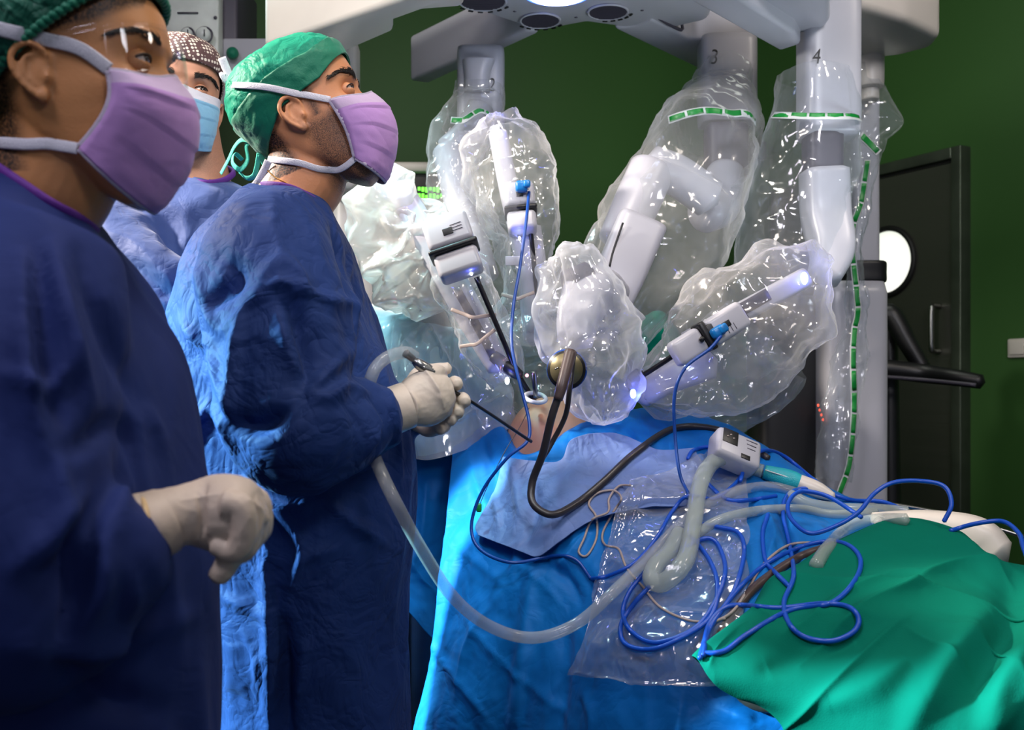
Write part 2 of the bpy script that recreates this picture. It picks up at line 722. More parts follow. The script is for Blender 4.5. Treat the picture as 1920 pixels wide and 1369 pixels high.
def film(name, haze=0.16, tint=(0.93, 0.95, 0.97, 1), rough=0.12, scale=26, gloss=0.55, relief=0.9, hazecol=(0.85, 0.87, 0.9, 1), dist=0.012):
    """clear crinkled plastic film: mostly see-through, a little milky, with sharp glints"""
    t = NT(name)
    mpg = t.n('ShaderNodeMapping')
    mpg.inputs['Scale'].default_value = (1, 1, 0.38)
    mpg.inputs['Rotation'].default_value = (0.35, 0.25, 0)
    t.l(t.coord(), mpg.inputs['Vector'])
    co = mpg.outputs[0]
    n1 = t.noise(scale, 2, 0.5, co, 0.4)
    r1 = t.math('ABSOLUTE', t.math('SUBTRACT', n1, 0.5))
    n2 = t.noise(scale * 0.42, 2, 0.4, co, 0.5)
    r2 = t.math('ABSOLUTE', t.math('SUBTRACT', n2, 0.5))
    h = t.math('ADD', t.math('MULTIPLY', t.mp(r1, 0, 0.14), 0.28), t.mp(r2, 0, 0.16))
    b = t.bump(h, relief, dist)
    tp = t.n('ShaderNodeBsdfTransparent')
    tp.inputs[0].default_value = tint
    gl = t.n('ShaderNodeBsdfGlossy')
    gl.inputs['Roughness'].default_value = rough
    gl.inputs[0].default_value = (1, 1, 1, 1)
    t.l(b, gl.inputs['Normal'])
    df = t.n('ShaderNodeBsdfDiffuse')
    df.inputs[0].default_value = hazecol
    t.l(b, df.inputs['Normal'])
    tl = t.n('ShaderNodeBsdfTranslucent')
    tl.inputs[0].default_value = hazecol
    t.l(b, tl.inputs['Normal'])
    m0 = t.n('ShaderNodeMixShader')
    m0.inputs[0].default_value = 0.5
    t.l(df.outputs[0], m0.inputs[1])
    t.l(tl.outputs[0], m0.inputs[2])
    lw = t.n('ShaderNodeLayerWeight')
    lw.inputs[0].default_value = 0.5
    t.l(b, lw.inputs['Normal'])
    lg = t.n('ShaderNodeLayerWeight')
    lg.inputs[0].default_value = 0.5
    hz = t.math('ADD', t.math('MULTIPLY', t.math('POWER', lg.outputs['Facing'], 2.5), haze * 1.6), haze * 0.75)
    m1 = t.n('ShaderNodeMixShader')
    t.l(hz, m1.inputs[0])
    t.l(tp.outputs[0], m1.inputs[1])
    t.l(m0.outputs[0], m1.inputs[2])
    m2 = t.n('ShaderNodeMixShader')
    t.l(t.math('ADD', t.math('MULTIPLY', t.math('POWER', lw.outputs['Facing'], 4.0), gloss * 0.5), gloss * 0.09), m2.inputs[0])
    t.l(m1.outputs[0], m2.inputs[1])
    t.l(gl.outputs[0], m2.inputs[2])
    t.l(m2.outputs[0], t.out.inputs[0])
    return t.m


M = {}
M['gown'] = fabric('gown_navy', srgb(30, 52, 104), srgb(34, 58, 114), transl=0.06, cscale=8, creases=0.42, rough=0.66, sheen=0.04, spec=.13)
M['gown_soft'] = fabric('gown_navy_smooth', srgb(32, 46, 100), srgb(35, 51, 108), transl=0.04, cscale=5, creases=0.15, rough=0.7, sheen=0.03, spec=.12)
M['gown_lit'] = fabric('gown_navy_lit', srgb(52, 74, 132), srgb(58, 84, 144), transl=0.12, cscale=7, creases=0.25, rough=.65, spec=.25)  # lighter copy of the navy gown, bright light put into its colour
M['collar'] = simple('collar_purple', srgb(88, 30, 130), 0.7, bump=0.3, bscale=250)
M['cap'] = fabric('cap_green', srgb(16, 138, 108), srgb(24, 158, 126), transl=0.2, cscale=12, creases=0.3, weave=0.3, sheen=.05, spec=.2)
M['capband'] = fabric('cap_band_green', srgb(4, 112, 84), srgb(6, 122, 92), transl=0.1, cscale=8, creases=0.2, weave=0.3)
M['capdark'] = fabric('cap_green_deep', srgb(20, 100, 78), srgb(28, 116, 90), transl=0.1, cscale=14, creases=0.7, weave=0.3)
M['mask'] = fabric('mask_lilac', srgb(184, 142, 204), srgb(192, 150, 212), transl=0.08, cscale=5, creases=0.12, weave=0.12, rough=0.75, spec=0.15)
M['masktop'] = fabric('mask_lilac_pale', srgb(196, 174, 206), srgb(202, 180, 212), transl=0.08, cscale=5, creases=0.12, weave=0.15, rough=0.75, spec=0.15)
M['maskblue'] = fabric('mask_light_blue', srgb(130, 186, 222), srgb(140, 196, 228), transl=0.1, cscale=7, creases=0.2, rough=0.7)
M['maskbind'] = simple('mask_binding', srgb(176, 168, 188), 0.8, bump=0.4, bscale=500)
M['strap'] = simple('mask_tie', srgb(205, 205, 216), 0.8, bump=0.5, bscale=600)
M['tie'] = simple('cap_tie', srgb(70, 208, 180), 0.7, bump=0.4, bscale=400)
M['glove'] = simple('glove_latex', srgb(196, 180, 164), 0.5, bump=0.35, bscale=70, var=0.04, spec=0.4)
M['glove_in'] = simple('glove_cuff', srgb(206, 176, 128), 0.5)
M['hair'] = simple('hair_dark', srgb(26, 18, 16), 0.6, bump=1.0, bscale=300)
M['brow'] = simple('eyebrow_hair', srgb(20, 13, 10), 0.6)
M['eyewhite'] = simple('eye_white', srgb(190, 176, 168), 0.3)
M['iris'] = simple('iris_brown', srgb(38, 22, 14), 0.1)
M['blackgloss'] = simple('black_gloss', srgb(14, 14, 16), 0.15)
M['gold'] = simple('gold_chain', srgb(200, 150, 80), 0.3, 1.0)
M['white'] = simple('robot_white', srgb(176, 176, 184), 0.32, spec=0.5, var=0.01)
M['beige'] = simple('robot_ivory', srgb(205, 198, 190), 0.35, var=0.01)
M['grey'] = simple('robot_grey', srgb(70, 66, 78), 0.45, var=0.02)
M['black'] = simple('black_plastic', srgb(20, 20, 22), 0.4, bump=0.15)
M['steel'] = simple('steel', srgb(150, 150, 148), 0.28, 1.0, bump=0.1)
M['shaft'] = simple('black_shaft', srgb(26, 25, 28), 0.35, 0.2)
M['film'] = film('plastic_film', haze=.23, scale=11, relief=.25, hazecol=(.9, .88, .86, 1))
M['filmmilky'] = film('plastic_film_milky', haze=0.7, rough=0.16, scale=9, relief=0.25, tint=(.98, .95, .92, 1), hazecol=(0.90, 0.84, 0.78, 1))
M['filmclear'] = film('plastic_film_clear', haze=0.13, rough=0.1, scale=9, relief=0.25, gloss=0.6)
M['filmcloud'] = film('plastic_film_cloudy', haze=0.36, rough=0.12, scale=11, relief=0.3)
M['sheet'] = fabric('drape_blue', srgb(4, 104, 184), srgb(8, 116, 198), transl=0.1, cscale=5, creases=0.3, weave=0.1, spec=0.2, sheen=0.05)
M['sheetlilac'] = fabric('drape_slate_blue', srgb(92, 118, 172), srgb(104, 130, 186), transl=0.1, cscale=7, creases=0.4, weave=0.12)
M['green'] = fabric('green_cotton', srgb(4, 106, 86), srgb(5, 114, 94), transl=0.0, cscale=3.5, creases=0.12, weave=0.25, rough=0.85, spec=0.06, sheen=0.0)
M['bluecable'] = simple('cable_blue', srgb(14, 78, 188), 0.35, var=0.02)
M['bluecord'] = simple('cord_blue', srgb(10, 66, 150), 0.35, var=0.02)
M['plugblue'] = simple('plug_blue', srgb(18, 110, 178), 0.3)
M['brown'] = simple('cable_brown', srgb(72, 58, 56), 0.38, var=0.03)
M['dark'] = simple('cable_dark', srgb(44, 40, 42), 0.35, var=0.03)
M['greycable'] = simple('cable_grey', srgb(160, 146, 140), 0.4)
M['cyan'] = simple('handle_turquoise', srgb(30, 160, 172), 0.35, bump=0.6, bscale=500)
M['greenmark'] = simple('tape_green', srgb(10, 130, 50), 0.4)
M['whitemark'] = simple('tape_white', srgb(200, 205, 205), 0.4)
M['ledblue'] = emit('led_blue', (0.12, 0.2, 1.0, 1), 30)
M['ledwhite'] = emit('led_white_blue', (0.75, 0.82, 1.0, 1), 14)
M['ledgreen'] = emit('led_green', (0.15, 0.9, 0.05, 1), 2.2)
M['ledred'] = emit('led_red', (1.0, 0.1, 0.05, 1), 1.5)
M['skinp'] = simple('skin_patient', srgb(206, 150, 118), 0.5, var=0.03, Subsurface_Weight=0.1)
M['ring'] = simple('port_ring', srgb(214, 220, 214), 0.3)

t = NT('clear_tube')
t.set(Base_Color=srgb(176, 182, 186), Roughness=0.2, Alpha=0.36)
t.b.inputs['Specular IOR Level'].default_value = 0.7
M['tube'] = t.m
t = NT('clear_tube_thick')
t.set(Base_Color=srgb(180, 192, 186), Roughness=0.15, Alpha=0.5)
M['tube2'] = t.m
t = NT('clear_lens')
tp = t.n('ShaderNodeBsdfTransparent')
gl = t.n('ShaderNodeBsdfGlossy')
gl.inputs['Roughness'].default_value = 0.04
fr = t.n('ShaderNodeLayerWeight')
fr.inputs[0].default_value = 0.5
mx = t.n('ShaderNodeMixShader')
t.l(t.math('ADD', t.math('MULTIPLY', t.math('POWER', fr.outputs['Facing'], 4.0), 0.4), 0.022), mx.inputs[0])
t.l(tp.outputs[0], mx.inputs[1])
t.l(gl.outputs[0], mx.inputs[2])
t.l(mx.outputs[0], t.out.inputs[0])
M['lens'] = t.m


def skin(name, col, dark, hair):
    t = NT(name)
    at = t.n('ShaderNodeAttribute', attribute_name='stubble')
    ah = t.n('ShaderNodeAttribute', attribute_name='scalp')
    n = t.noise(14, 4)
    base = t.mixc(t.mp(n, 0.3, 0.7), tuple(x * 0.86 for x in col[:3]) + (1,), col)
    speck = t.noise(900, 2)
    s = t.math('MULTIPLY', at.outputs['Fac'], t.mp(speck, 0.35, 0.62, 0.35, 1.0))
    c = t.mixc(s, base, dark)
    streak = t.noise(420, 3)
    h = t.math('MULTIPLY', ah.outputs['Fac'], t.mp(streak, 0.3, 0.6, 0.55, 1.0))
    c = t.mixc(h, c, hair)
    t.set(Base_Color=c, Roughness=0.5, Normal=t.bump(t.noise(350, 3), 0.25, 0.001))
    t.b.inputs['Subsurface Weight'].default_value = 0.12
    t.b.inputs['Subsurface Radius'].default_value = (0.02, 0.008, 0.004)
    t.b.inputs['Subsurface Scale'].default_value = 0.3
    return t.m


M['skin_man'] = skin('skin_tan', srgb(208, 142, 98), srgb(66, 46, 38), srgb(24, 17, 15))
M['skin_woman'] = skin('skin_light_tan', srgb(200, 138, 86), srgb(150, 110, 90), srgb(28, 18, 15))
M['skin_back'] = skin('skin_warm', srgb(204, 146, 116), srgb(80, 56, 46), srgb(24, 17, 15))

# dotted cloth cap
t = NT('cap_dotted')
co = t.coord()
mpn = t.n('ShaderNodeMapping')
mpn.inputs['Scale'].default_value = (135, 135, 135)
mpn.inputs['Rotation'].default_value = (0.2, 0.4, 0.6)
t.l(co, mpn.inputs['Vector'])
vo = t.n('ShaderNodeTexVoronoi')
vo.inputs['Scale'].default_value = 1.0
vo.inputs['Randomness'].default_value = 0.12
t.l(mpn.outputs[0], vo.inputs['Vector'])
t.set(Base_Color=t.mixc(t.mp(vo.outputs['Distance'], 0.36, 0.42), srgb(232, 222, 206), srgb(92, 66, 66)), Roughness=0.8)
M['dots'] = t.m
# ------------------------------------------------------------------ the room
t = NT('wall_paint_green')
t.set(Base_Color=t.mixc(t.mp(t.noise(1.2, 2), 0.3, 0.7), srgb(46, 84, 34), srgb(50, 90, 38)), Roughness=0.55, Normal=t.bump(t.noise(160, 3), 0.15, 0.001))
M['wall'] = t.m
M['floor'] = simple('floor_vinyl', srgb(46, 52, 54), 0.4, bump=0.1)
M['ceil'] = simple('ceiling_paint', srgb(150, 160, 150), 0.8)
t = NT('door_steel')
co = t.coord()
mpn = t.n('ShaderNodeMapping')
mpn.inputs['Scale'].default_value = (3, 3, 260)
t.l(co, mpn.inputs['Vector'])
t.set(Base_Color=srgb(112, 112, 104), Metallic=0.85, Roughness=t.mp(t.noise(1.0, 3, 0.5, mpn.outputs[0]), 0.3, 0.7, 0.32, 0.45))
M['doorsteel'] = t.m
M['frame'] = simple('frame_steel', srgb(84, 92, 80), 0.4, 0.7)
M['rubber'] = simple('rubber_black', srgb(16, 16, 16), 0.6)

K = Vector((1.81, 4.0, 0))            # right jamb of the door
U = Vector((-0.49, 0.872, 0))         # along the right wall, away from the camera
Nw = Vector((-0.872, -0.49, 0))       # into the room
CORNER = K + U * 1.12


def wallpt(s, z, out=0.0):
    return K + U * s + Nw * out + Vector((0, 0, z))


def slab(name, a, b, z0, z1, t_, mat, nrm, kind='structure', parent=None, r=0.0):
    """upright slab from a to b (floor points), thickness behind its face"""
    q = Vector(nrm) * -t_
    poly = [Vector((a.x, a.y, z0)), Vector((b.x, b.y, z0)), Vector((b.x, b.y, z0)) + q, Vector((a.x, a.y, z0)) + q]
    v, f = prism(poly, z1 - z0, r)
    return mk(name, v, f, mat, parent, smooth=False, kind=kind if parent is None else None)


BK = Vector((-0.872, -0.49, 0))       # along the back wall, to the left
W_L = CORNER + BK * 6.0
slab('wall_right', K + U * 1.14, K - U * 4.2, 0, 2.9, 0.12, M['wall'], Nw)
slab('wall_back', CORNER, W_L, 0, 2.9, 0.12, M['wall'], -U)
slab('wall_left', W_L, W_L - U * 4.4, 0, 2.9, 0.12, M['wall'], -Nw)
cs = [CORNER + Vector((.3, .3, 0)), W_L + Vector((-.3, .1, 0)), W_L - U * 4.6, K - U * 4.4]
v, f = prism([Vector((p.x, p.y, -0.05)) for p in cs], 0.05, 0)
mk('floor', v, f, M['floor'], smooth=False, kind='structure')
v, f = prism([Vector((p.x, p.y, 2.9)) for p in cs], 0.05, 0)
mk('ceiling', v, f, M['ceil'], smooth=False, kind='structure')


# door with porthole
def wquad(s0, s1, z0, z1, out, th, r=0.0):
    a, b = wallpt(s0, z0, out), wallpt(s1, z0, out)
    return prism([a, b, b - Nw * th, a - Nw * th], z1 - z0, r)


door = empty('door_1', wallpt(0.5, 0, 0.02))
tag(door, 'brushed steel swing door with a round lit window in the green wall', kind='structure')
PS, PZ, PR = 0.378, 1.16 + (740 - 492) / F * 4.32, 0.142
# leaf with a round hole
N_ = 64
sq = []
s0, s1, z0, z1 = 0.045, 1.0, 0.02, 2.085
ang = [2 * math.pi * k / N_ for k in range(N_)]
inner = [(PS + PR * math.cos(a), PZ + PR * math.sin(a)) for a in ang]
outer = []
for a in ang:
    c, s = math.cos(a), math.sin(a)
    k = min(((s1 - PS) / c) if c > 1e-6 else 9, ((s0 - PS) / c) if c < -1e-6 else 9, ((z1 - PZ) / s) if s > 1e-6 else 9, ((z0 - PZ) / s) if s < -1e-6 else 9)
    outer.append((PS + k * c, PZ + k * s))
for (cs_, cz_) in ((s0, z0), (s0, z1), (s1, z0), (s1, z1)):
    j = min(range(N_), key=lambda q: (outer[q][0] - cs_) ** 2 + (outer[q][1] - cz_) ** 2)
    outer[j] = (cs_, cz_)
vv = [wallpt(a, b, 0.035) for a, b in inner] + [wallpt(a, b, 0.035) for a, b in outer] + [wallpt(a, b, 0.0) for a, b in inner] + [wallpt(a, b, 0.0) for a, b in outer]
ff = []
for j in range(N_):
    k = (j + 1) % N_
    ff += [(j, k, N_ + k, N_ + j), (2 * N_ + k, 2 * N_ + j, 3 * N_ + j, 3 * N_ + k), (j, 2 * N_ + j, 2 * N_ + k, k), (N_ + k, 3 * N_ + k, 3 * N_ + j, N_ + j)]
mk('door_leaf', vv, ff, M['doorsteel'], door, smooth=False)
ringp = [wallpt(PS + PR * math.cos(a), PZ + PR * math.sin(a), 0.04) for a in ang + [ang[0]]]
v, f = tube(ringp, 0.012, n=10, m=97, caps=False)
mk('window_ring', v, f, M['rubber'], door)
vv = [wallpt(PS + PR * math.cos(a), PZ + PR * math.sin(a), 0.015) for a in ang] + [wallpt(PS + PR * math.cos(a), PZ + PR * math.sin(a), 0.009) for a in ang]
t = NT('lit_corridor_glass')
n1 = t.noise(3.0, 2)
t.set(Base_Color=(0.5, 0.5, 0.48, 1), Roughness=0.1, Emission_Color=t.mixc(t.mp(n1, 0.4, 0.6), (0.86, 0.93, 0.80, 1), (1, 1, 0.9, 1)))
t.b.inputs['Emission Strength'].default_value = 0.85
M['porthole'] = t.m
mk('window_pane', vv, [tuple(range(N_)), tuple(reversed(range(N_, 2 * N_)))] + [(j, (j + 1) % N_, N_ + (j + 1) % N_, N_ + j) for j in range(N_)], M['porthole'], door, smooth=False)
for a, b in (((0.0, 0.045), (0, 2.14)), ((1.0, 1.045), (0, 2.14)), ((0.045, 1.0), (2.095, 2.14))):
    v, f = wquad(a[0], a[1], b[0], b[1], 0.06, 0.07, 0.004)
    mk('door_frame', v, f, M['frame'], door)
for a, b in (((0.045, 0.056), (0.0, 2.095)), ((0.056, 1.0), (2.084, 2.095))):
    v, f = wquad(a[0], a[1], b[0], b[1], 0.04, 0.03, 0)
    mk('door_gasket', v, f, M['rubber'], door, smooth=False)
hz0, hz1, hs = 1.335, 1.515, 0.115
v, f = tube([wallpt(hs, hz1, 0.035), wallpt(hs, hz1, 0.075), wallpt(hs, hz1 - .02, 0.085), wallpt(hs, hz0 + .02, 0.085), wallpt(hs, hz0, 0.075), wallpt(hs, hz0, 0.035)], 0.010, n=12, m=40)
mk('door_handle', v, f, M['steel'], door)
# light switch on the right wall
ss = -0.21
sw = empty('light_switch', wallpt(ss, 1.30, 0.0), 'small white light switch on the green wall right of the steel door', 'light switch')
v, f = rbox(wallpt(ss, 1.335, 0.008), 0.085, 0.014, 0.072, 0.006, basis(U))
mk('switch_plate', v, f, M['beige'], sw)
v, f = rbox(wallpt(ss, 1.335, 0.018), 0.06, 0.008, 0.05, 0.003, basis(U))
mk('rocker', v, f, M['beige'], sw)
# dark fixture high on the wall between arms three and four
wc = empty('wall_clip', P(1422, 300, 4.86), 'small dark fixture on the back wall between the two numbered arms', 'fixture')
v, f = rbox(P(1420, 283, 4.87), 0.075, 0.05, 0.085, 0.008)
mk('fixture_body', v, f, M['black'], wc)
v, f = rbox(P(1408, 270, 4.84), 0.02, 0.03, 0.03, 0.005)
mk('fixture_knob', v, f, M['black'], wc)
# ------------------------------------------------------------------ heads
HZ = np.array([-.128, -.120, -.108, -.095, -.080, -.066, -.055, -.042, -.025, -.005, .012, .026, .040, .055, .075, .095, .110, .122, .129])
HF = np.array([.050, .070, .081, .0875, .088, .093, .0945, .094, .0925, .0920, .0930, .0950, .0985, .0990, .0960, .0870, .0730, .0510, .0200])
HB = np.array([.050, .035, .020, .008, -.012, -.030, -.045, -.060, -.075, -.086, -.091, -.095, -.098, -.0985, -.095, -.085, -.071, -.048, -.018])
HW = np.array([.018, .034, .043, .050, .056, .060, .063, .066, .069, .071, .073, .0745, .076, .0765, .075, .068, .057, .038, .014])


def head_r(phi, z):
    """horizontal section of the skull at height z: returns centre x and radius in direction phi"""
    fr, bk, wd = np.interp(z, HZ, HF), np.interp(z, HZ, HB), np.interp(z, HZ, HW)
    cx = np.clip(-0.005, bk + 0.3 * (fr - bk), fr - 0.3 * (fr - bk))
    a = np.where(np.cos(phi) > 0, fr - cx, cx - bk)
    e = np.where(np.cos(phi) > 0, 2.35, 2.1)
    c, s = np.abs(np.cos(phi)), np.abs(np.sin(phi))
    r = ((c / a) ** e + (s / wd) ** e) ** (-1 / e)
    return cx, r


def head_local(nose=1.0):
    nz, nt = 120, 128
    zz = np.concatenate([np.linspace(-.128, .105, nz - 20), .105 + .0238 * np.sin(np.linspace(0.06, 1, 20) * math.pi / 2)])
    V = []
    th = np.linspace(-math.pi, math.pi, nt, endpoint=False)
    for z in zz:
        cx, r = head_r(th, z)
        x, y = cx + r * np.cos(th), r * np.sin(th)
        V.append(np.stack([x, y, np.full(nt, z)], 1))
    V = np.concatenate(V)
    x, y, z = V.T
    front = x > 0.03
    ns = np.interp(z, [-.050, -.043, -.036, -.026, -.012, .004, .018, .03], [0, .008, .022, .030, .021, .011, .003, 0]) * nose
    sg = np.interp(z, [-.045, -.028, 0, .03], [.013, .013, .008, .007])
    x = x + np.where(front, ns * np.exp(-(y / sg) ** 2), 0)
    sk = np.exp(-((np.abs(y) - .033) / .015) ** 2 - ((z - .017) / .012) ** 2)
    x = x - np.where(front, .014 * sk, 0)
    br = np.exp(-((np.abs(y) - .030) / .020) ** 2 - ((z - .036) / .007) ** 2)
    x = x + np.where(front, .0045 * br, 0)
    ck = np.exp(-((np.abs(y) - .052) / .016) ** 2 - ((z + .010) / .016) ** 2)
    x = x + np.where(front, .006 * ck, 0)
    y = y * (1 + .04 * ck)
    lp = np.exp(-(y / .022) ** 2) * (.004 * np.exp(-((z + .062) / .005) ** 2) + .0045 * np.exp(-((z + .074) / .005) ** 2) - .004 * np.exp(-((z + .068) / .0025) ** 2))
    x = x + np.where(front, lp, 0)
    V = np.stack([x, y, z], 1)
    fs = gridf(nz, nt, True)
    n = len(V)
    V = np.vstack([V, [[0.055, 0, -.129]], [[0, 0, .1295]]])
    for j in range(nt):
        k = (j + 1) % nt
        fs.append((n, k, j))
        fs.append((n + 1, (nz - 1) * nt + j, (nz - 1) * nt + k))
    return V, fs


def ear_local(side):
    """outer rim, inner fold, bowl, tragus and lobe; side -1 is the right ear"""
    s = side
    y0 = .070
    def q(x, z, o): return (x, s * (y0 + o), z)
    rim = [q(.004, .008, .004), q(.004, .022, .010), q(-.006, .033, .016), q(-.020, .034, .019), q(-.031, .024, .021), q(-.033, .008, .020), q(-.027, -.008, .016), q(-.017, -.020, .011), q(-.009, -.027, .008)]
    a = tube(rim, [.003, .0035, .0042, .0045, .0045, .0042, .0038, .0038, .004], n=10, m=40, caps='round')
    fold = [q(-.006, .024, .011), q(-.019, .020, .015), q(-.023, .006, .015), q(-.017, -.008, .011), q(-.008, -.014, .008)]
    b = tube(fold, [.002, .0035, .0038, .0035, .003], n=8, m=24, caps='round')
    c = ell(q(-.013, .006, .004), (.020, .0085, .031), Matrix.Rotation(.18, 4, 'Y'))
    d = ell(q(.002, -.003, .007), (.0045, .005, .007))
    e = ell(q(-.007, -.024, .007), (.0085, .0045, .0095))
    v, f = merge(a, b, c, d, e)
    c0 = np.array([-.008, s * .068, .0])
    return (v - c0) * .84 + c0 + np.array([.002, 0, -.002]), f


def make_body(name, label, T, neck, skinm, seedn, hair_f=None, stub=0.0, yoke=None, voxel=0.0022):
    """T: 4x4 head transform. neck: [(point, rx, ry)...] downwards. The head, ears, neck and shoulders are one surface"""
    R = np.array(T.to_3x3())
    o = np.array(T.translation)
    hv, hf = head_local()
    e1, e2 = ear_local(-1), ear_local(1)
    loc, fl = merge((hv, hf), e1, e2)
    wv = loc @ R.T + o
    nk = tube([p for p, _ in neck], [r for _, r in neck], n=32, m=30, up=(1, 0, 0))
    v, f = merge((wv, fl), nk, *(yoke or []))
    v, f = remesh((v, f), voxel, 3, 0.5)
    lc = (v - o) @ np.linalg.inv(R).T
    x, y, z = lc.T
    th = np.arctan2(y, x)
    st = stub * np.clip((-.006 - z + .25 * np.clip(x - .03, 0, 1)) * 60, 0, 1) * np.clip((x + .012) * 60, 0, 1) * (z > -.16)
    st *= np.clip((z + .17) * 20, 0, 1)
    sc = hair_f(x, y, z) if hair_f else np.zeros(len(v))
    return v, f, dict(stubble=st, scalp=sc)


def face_bits(root, T, iris_dir, seed=0, brow=1.0, lid=0.0, sm=None):
    R = np.array(T.to_3x3())
    o = np.array(T.translation)
    w = lambda a: np.asarray(a, float) @ R.T + o
    for s in (-1, 1):
        c = np.array([.0765, s * .032, .0165])
        v, f = ell(c, (.0122, .0122, .0122), n=28, m=20)
        eb = mk('eyeball', w(v), f, M['eyewhite'], root)
        d = np.array(iris_dir) / np.linalg.norm(iris_dir)
        v, f = ell((0, 0, 0), (.0014, .0064, .0064), n=20, m=10)
        B = np.array(basis(d))
        mk('iris', w((v @ B.T) + c + d * .0112), f, M['iris'], eb)
        v, f = ell((0, 0, 0), (.0016, .0026, .0026), n=14, m=8)
        mk('pupil', w((v @ B.T) + c + d * .0121), f, M['blackgloss'], eb)
        # lids: shell over the eyeball with an almond opening
        V, Fc = [], []
        na, nb = 32, 56
        r = .0136
        for i in range(na):
            el = -1.35 + 2.7 * i / (na - 1)
            for j in range(nb):
                az = -2.2 + 4.4 * j / (nb - 1)
                V.append((c[0] + r * math.cos(el) * math.cos(az), c[1] + r * math.cos(el) * math.sin(az), c[2] + r * math.sin(el)))
        for i in range(na - 1):
            for j in range(nb - 1):
                el = -1.35 + 2.7 * (i + .5) / (na - 1)
                az = (-2.2 + 4.4 * (j + .5) / (nb - 1) - s * .25)
                k = 1 - (az / 1.12) ** 2
                if k > 0 and -(.20 + lid) * k < el - .02 < .34 * k:
                    continue
                a = i * nb + j
                Fc.append((a, a + 1, a + nb + 1, a + nb))
        v, f = thick((np.array(V), Fc), .0012)
        mk('eyelid', w(v), f, sm, root)
        # upper lash line and brow
        pts = []
        for k in range(12):
            az = -1.05 + 2.1 * k / 11 + s * .25
            el = .02 + .34 * (1 - ((az - s * .25) / 1.12) ** 2)
            pts.append((c[0] + .0148 * math.cos(el) * math.cos(az), c[1] + .0148 * math.cos(el) * math.sin(az), c[2] + .0148 * math.sin(el)))
        v, f = tube(w(pts), .0009, n=6, m=24)
        mk('eyelashes', v, f, M['brow'], root)
        rg = random.Random(seed + s)
        parts = []
        for k in range(230):
            u = rg.random()
            az = .17 + .60 * u
            zc = .036 + .0065 * math.sin(u * 2.2) - .004 * max(0, u - .6) * 3 + rg.gauss(0, .0024 * brow * (1 - .55 * u))
            cx, rr = head_r(np.array([az]), zc)
            px_, py_ = float(cx + rr[0] * math.cos(az)) + .0035 * math.exp(-((rr[0] * math.sin(az) - .03) / .02) ** 2), float(rr[0] * math.sin(az))
            a = np.array([px_ + .0005, s * py_, zc])
            tdir = np.array([-math.sin(az) * .9, s * math.cos(az), .55 - 1.0 * u]) * (.0085 * (.7 + .5 * rg.random()))
            parts.append(tube([a, a + tdir * .5 + np.array([.001, s * .0012, 0]), a + tdir], [.0006, .0005, .0001], n=4, m=3, caps=False))
        v, f = merge(*parts)
        mk('eyebrow', w(v), f, M['brow'], root, kind='stuff')


def cap_surface(T, edge, puff, n=96, m=34, seed=3, offset=.007, top=.128, band=None, crump=.003, fq=22):
    """cloth over the skull: from the crown down to an edge line z=edge(x,phi)"""
    R = np.array(T.to_3x3())
    o = np.array(T.translation)
    th = np.linspace(-math.pi, math.pi, n, endpoint=False)
    ze = np.zeros(n)
    for it in range(6):
        cx, r = head_r(th, ze)
        ze = edge(cx + r * np.cos(th), th)
    V = []
    for i in range(m):
        t_ = i / (m - 1)
        z = ze + (top - ze) * np.sin(t_ * math.pi / 2)
        cx, r = head_r(th, np.minimum(z, .1285))
        if t_ > .985:
            r = r * .02
        off = offset + puff(t_, th, z)
        k = np.clip((z - .07) / .058, 0, 1)
        x = cx + (r + off * (1 - k ** 2)) * np.cos(th)
        y = (r + off * (1 - k ** 2)) * np.sin(th)
        V.append(np.stack([x, y, z + off * k], 1))
    V = np.concatenate(V)
    f = gridf(m, n, True)
    if crump:
        N = normals(V, f)
        tt = np.repeat(np.linspace(0, 1, m), n)
        V = V + N * (crump * crumple(V, fq, 3, seed) * np.clip(tt * 8, 0.15, 1))[:, None]
    return V @ R.T + o, f, n, m


def mask_surface(T, mid, edge, n=61, m=56, pleat=.0028, seed=0, crump=.0012, bend=-.006):
    """pleated surgical mask. mid: rows (x,z) down the middle; edge: (x,y,z) top and bottom corners"""
    R = np.array(T.to_3x3())
    o = np.array(T.translation)
    M_ = crs([(a, 0, b) for a, b in mid], m)
    (tx, ty, tz), (bx, by, bz) = edge
    V = []
    for i in range(m):
        t_ = i / (m - 1)
        ex, ey, ez = tx + (bx - tx) * t_ + bend * math.sin(math.pi * t_), ty + (by - ty) * t_ + .004 * math.sin(math.pi * t_), tz + (bz - tz) * t_
        mx_, mz_ = M_[i, 0], M_[i, 2]
        saw = ((t_ * 4.0) % 1.0) if .16 < t_ < .93 else 0.5
        for j in range(n):
            a = -math.pi / 2 + math.pi * j / (n - 1)
            c = math.cos(a)
            cc = c ** .72
            sy = math.sin(a)
            sy = math.copysign(abs(sy) ** 1.25, sy)
            narrow = 1 - .16 * math.sin(math.pi * abs(sy)) * (1 - t_) 
            V.append((ex + (mx_ - ex) * cc + pleat * (saw - .5) * c ** .5 * (1 - .75 * c ** 3), ey * sy * narrow, ez + (mz_ - ez) * c ** (.72 + 1.6 * (1 - t_)) - .006 * (1 - t_) ** 2 * math.sin(2 * abs(a))))
    V = np.array(V)
    f = gridf(m, n)
    N = normals(V, f)
    V = V + N * (crump * crumple(V, 30, 3, seed))[:, None]
    return V @ R.T + o, f, n, m


def head_T(px, py, d, yaw, pitch, roll=0.0, sc=1.0):
    """yaw 0 faces right across the picture, negative turns to the camera"""
    return Matrix.Translation(P(px, py, d)) @ Matrix.Rotation(yaw, 4, 'Z') @ Matrix.Rotation(-pitch, 4, 'Y') @ Matrix.Rotation(roll, 4, 'X') @ Matrix.Scale(sc, 4)


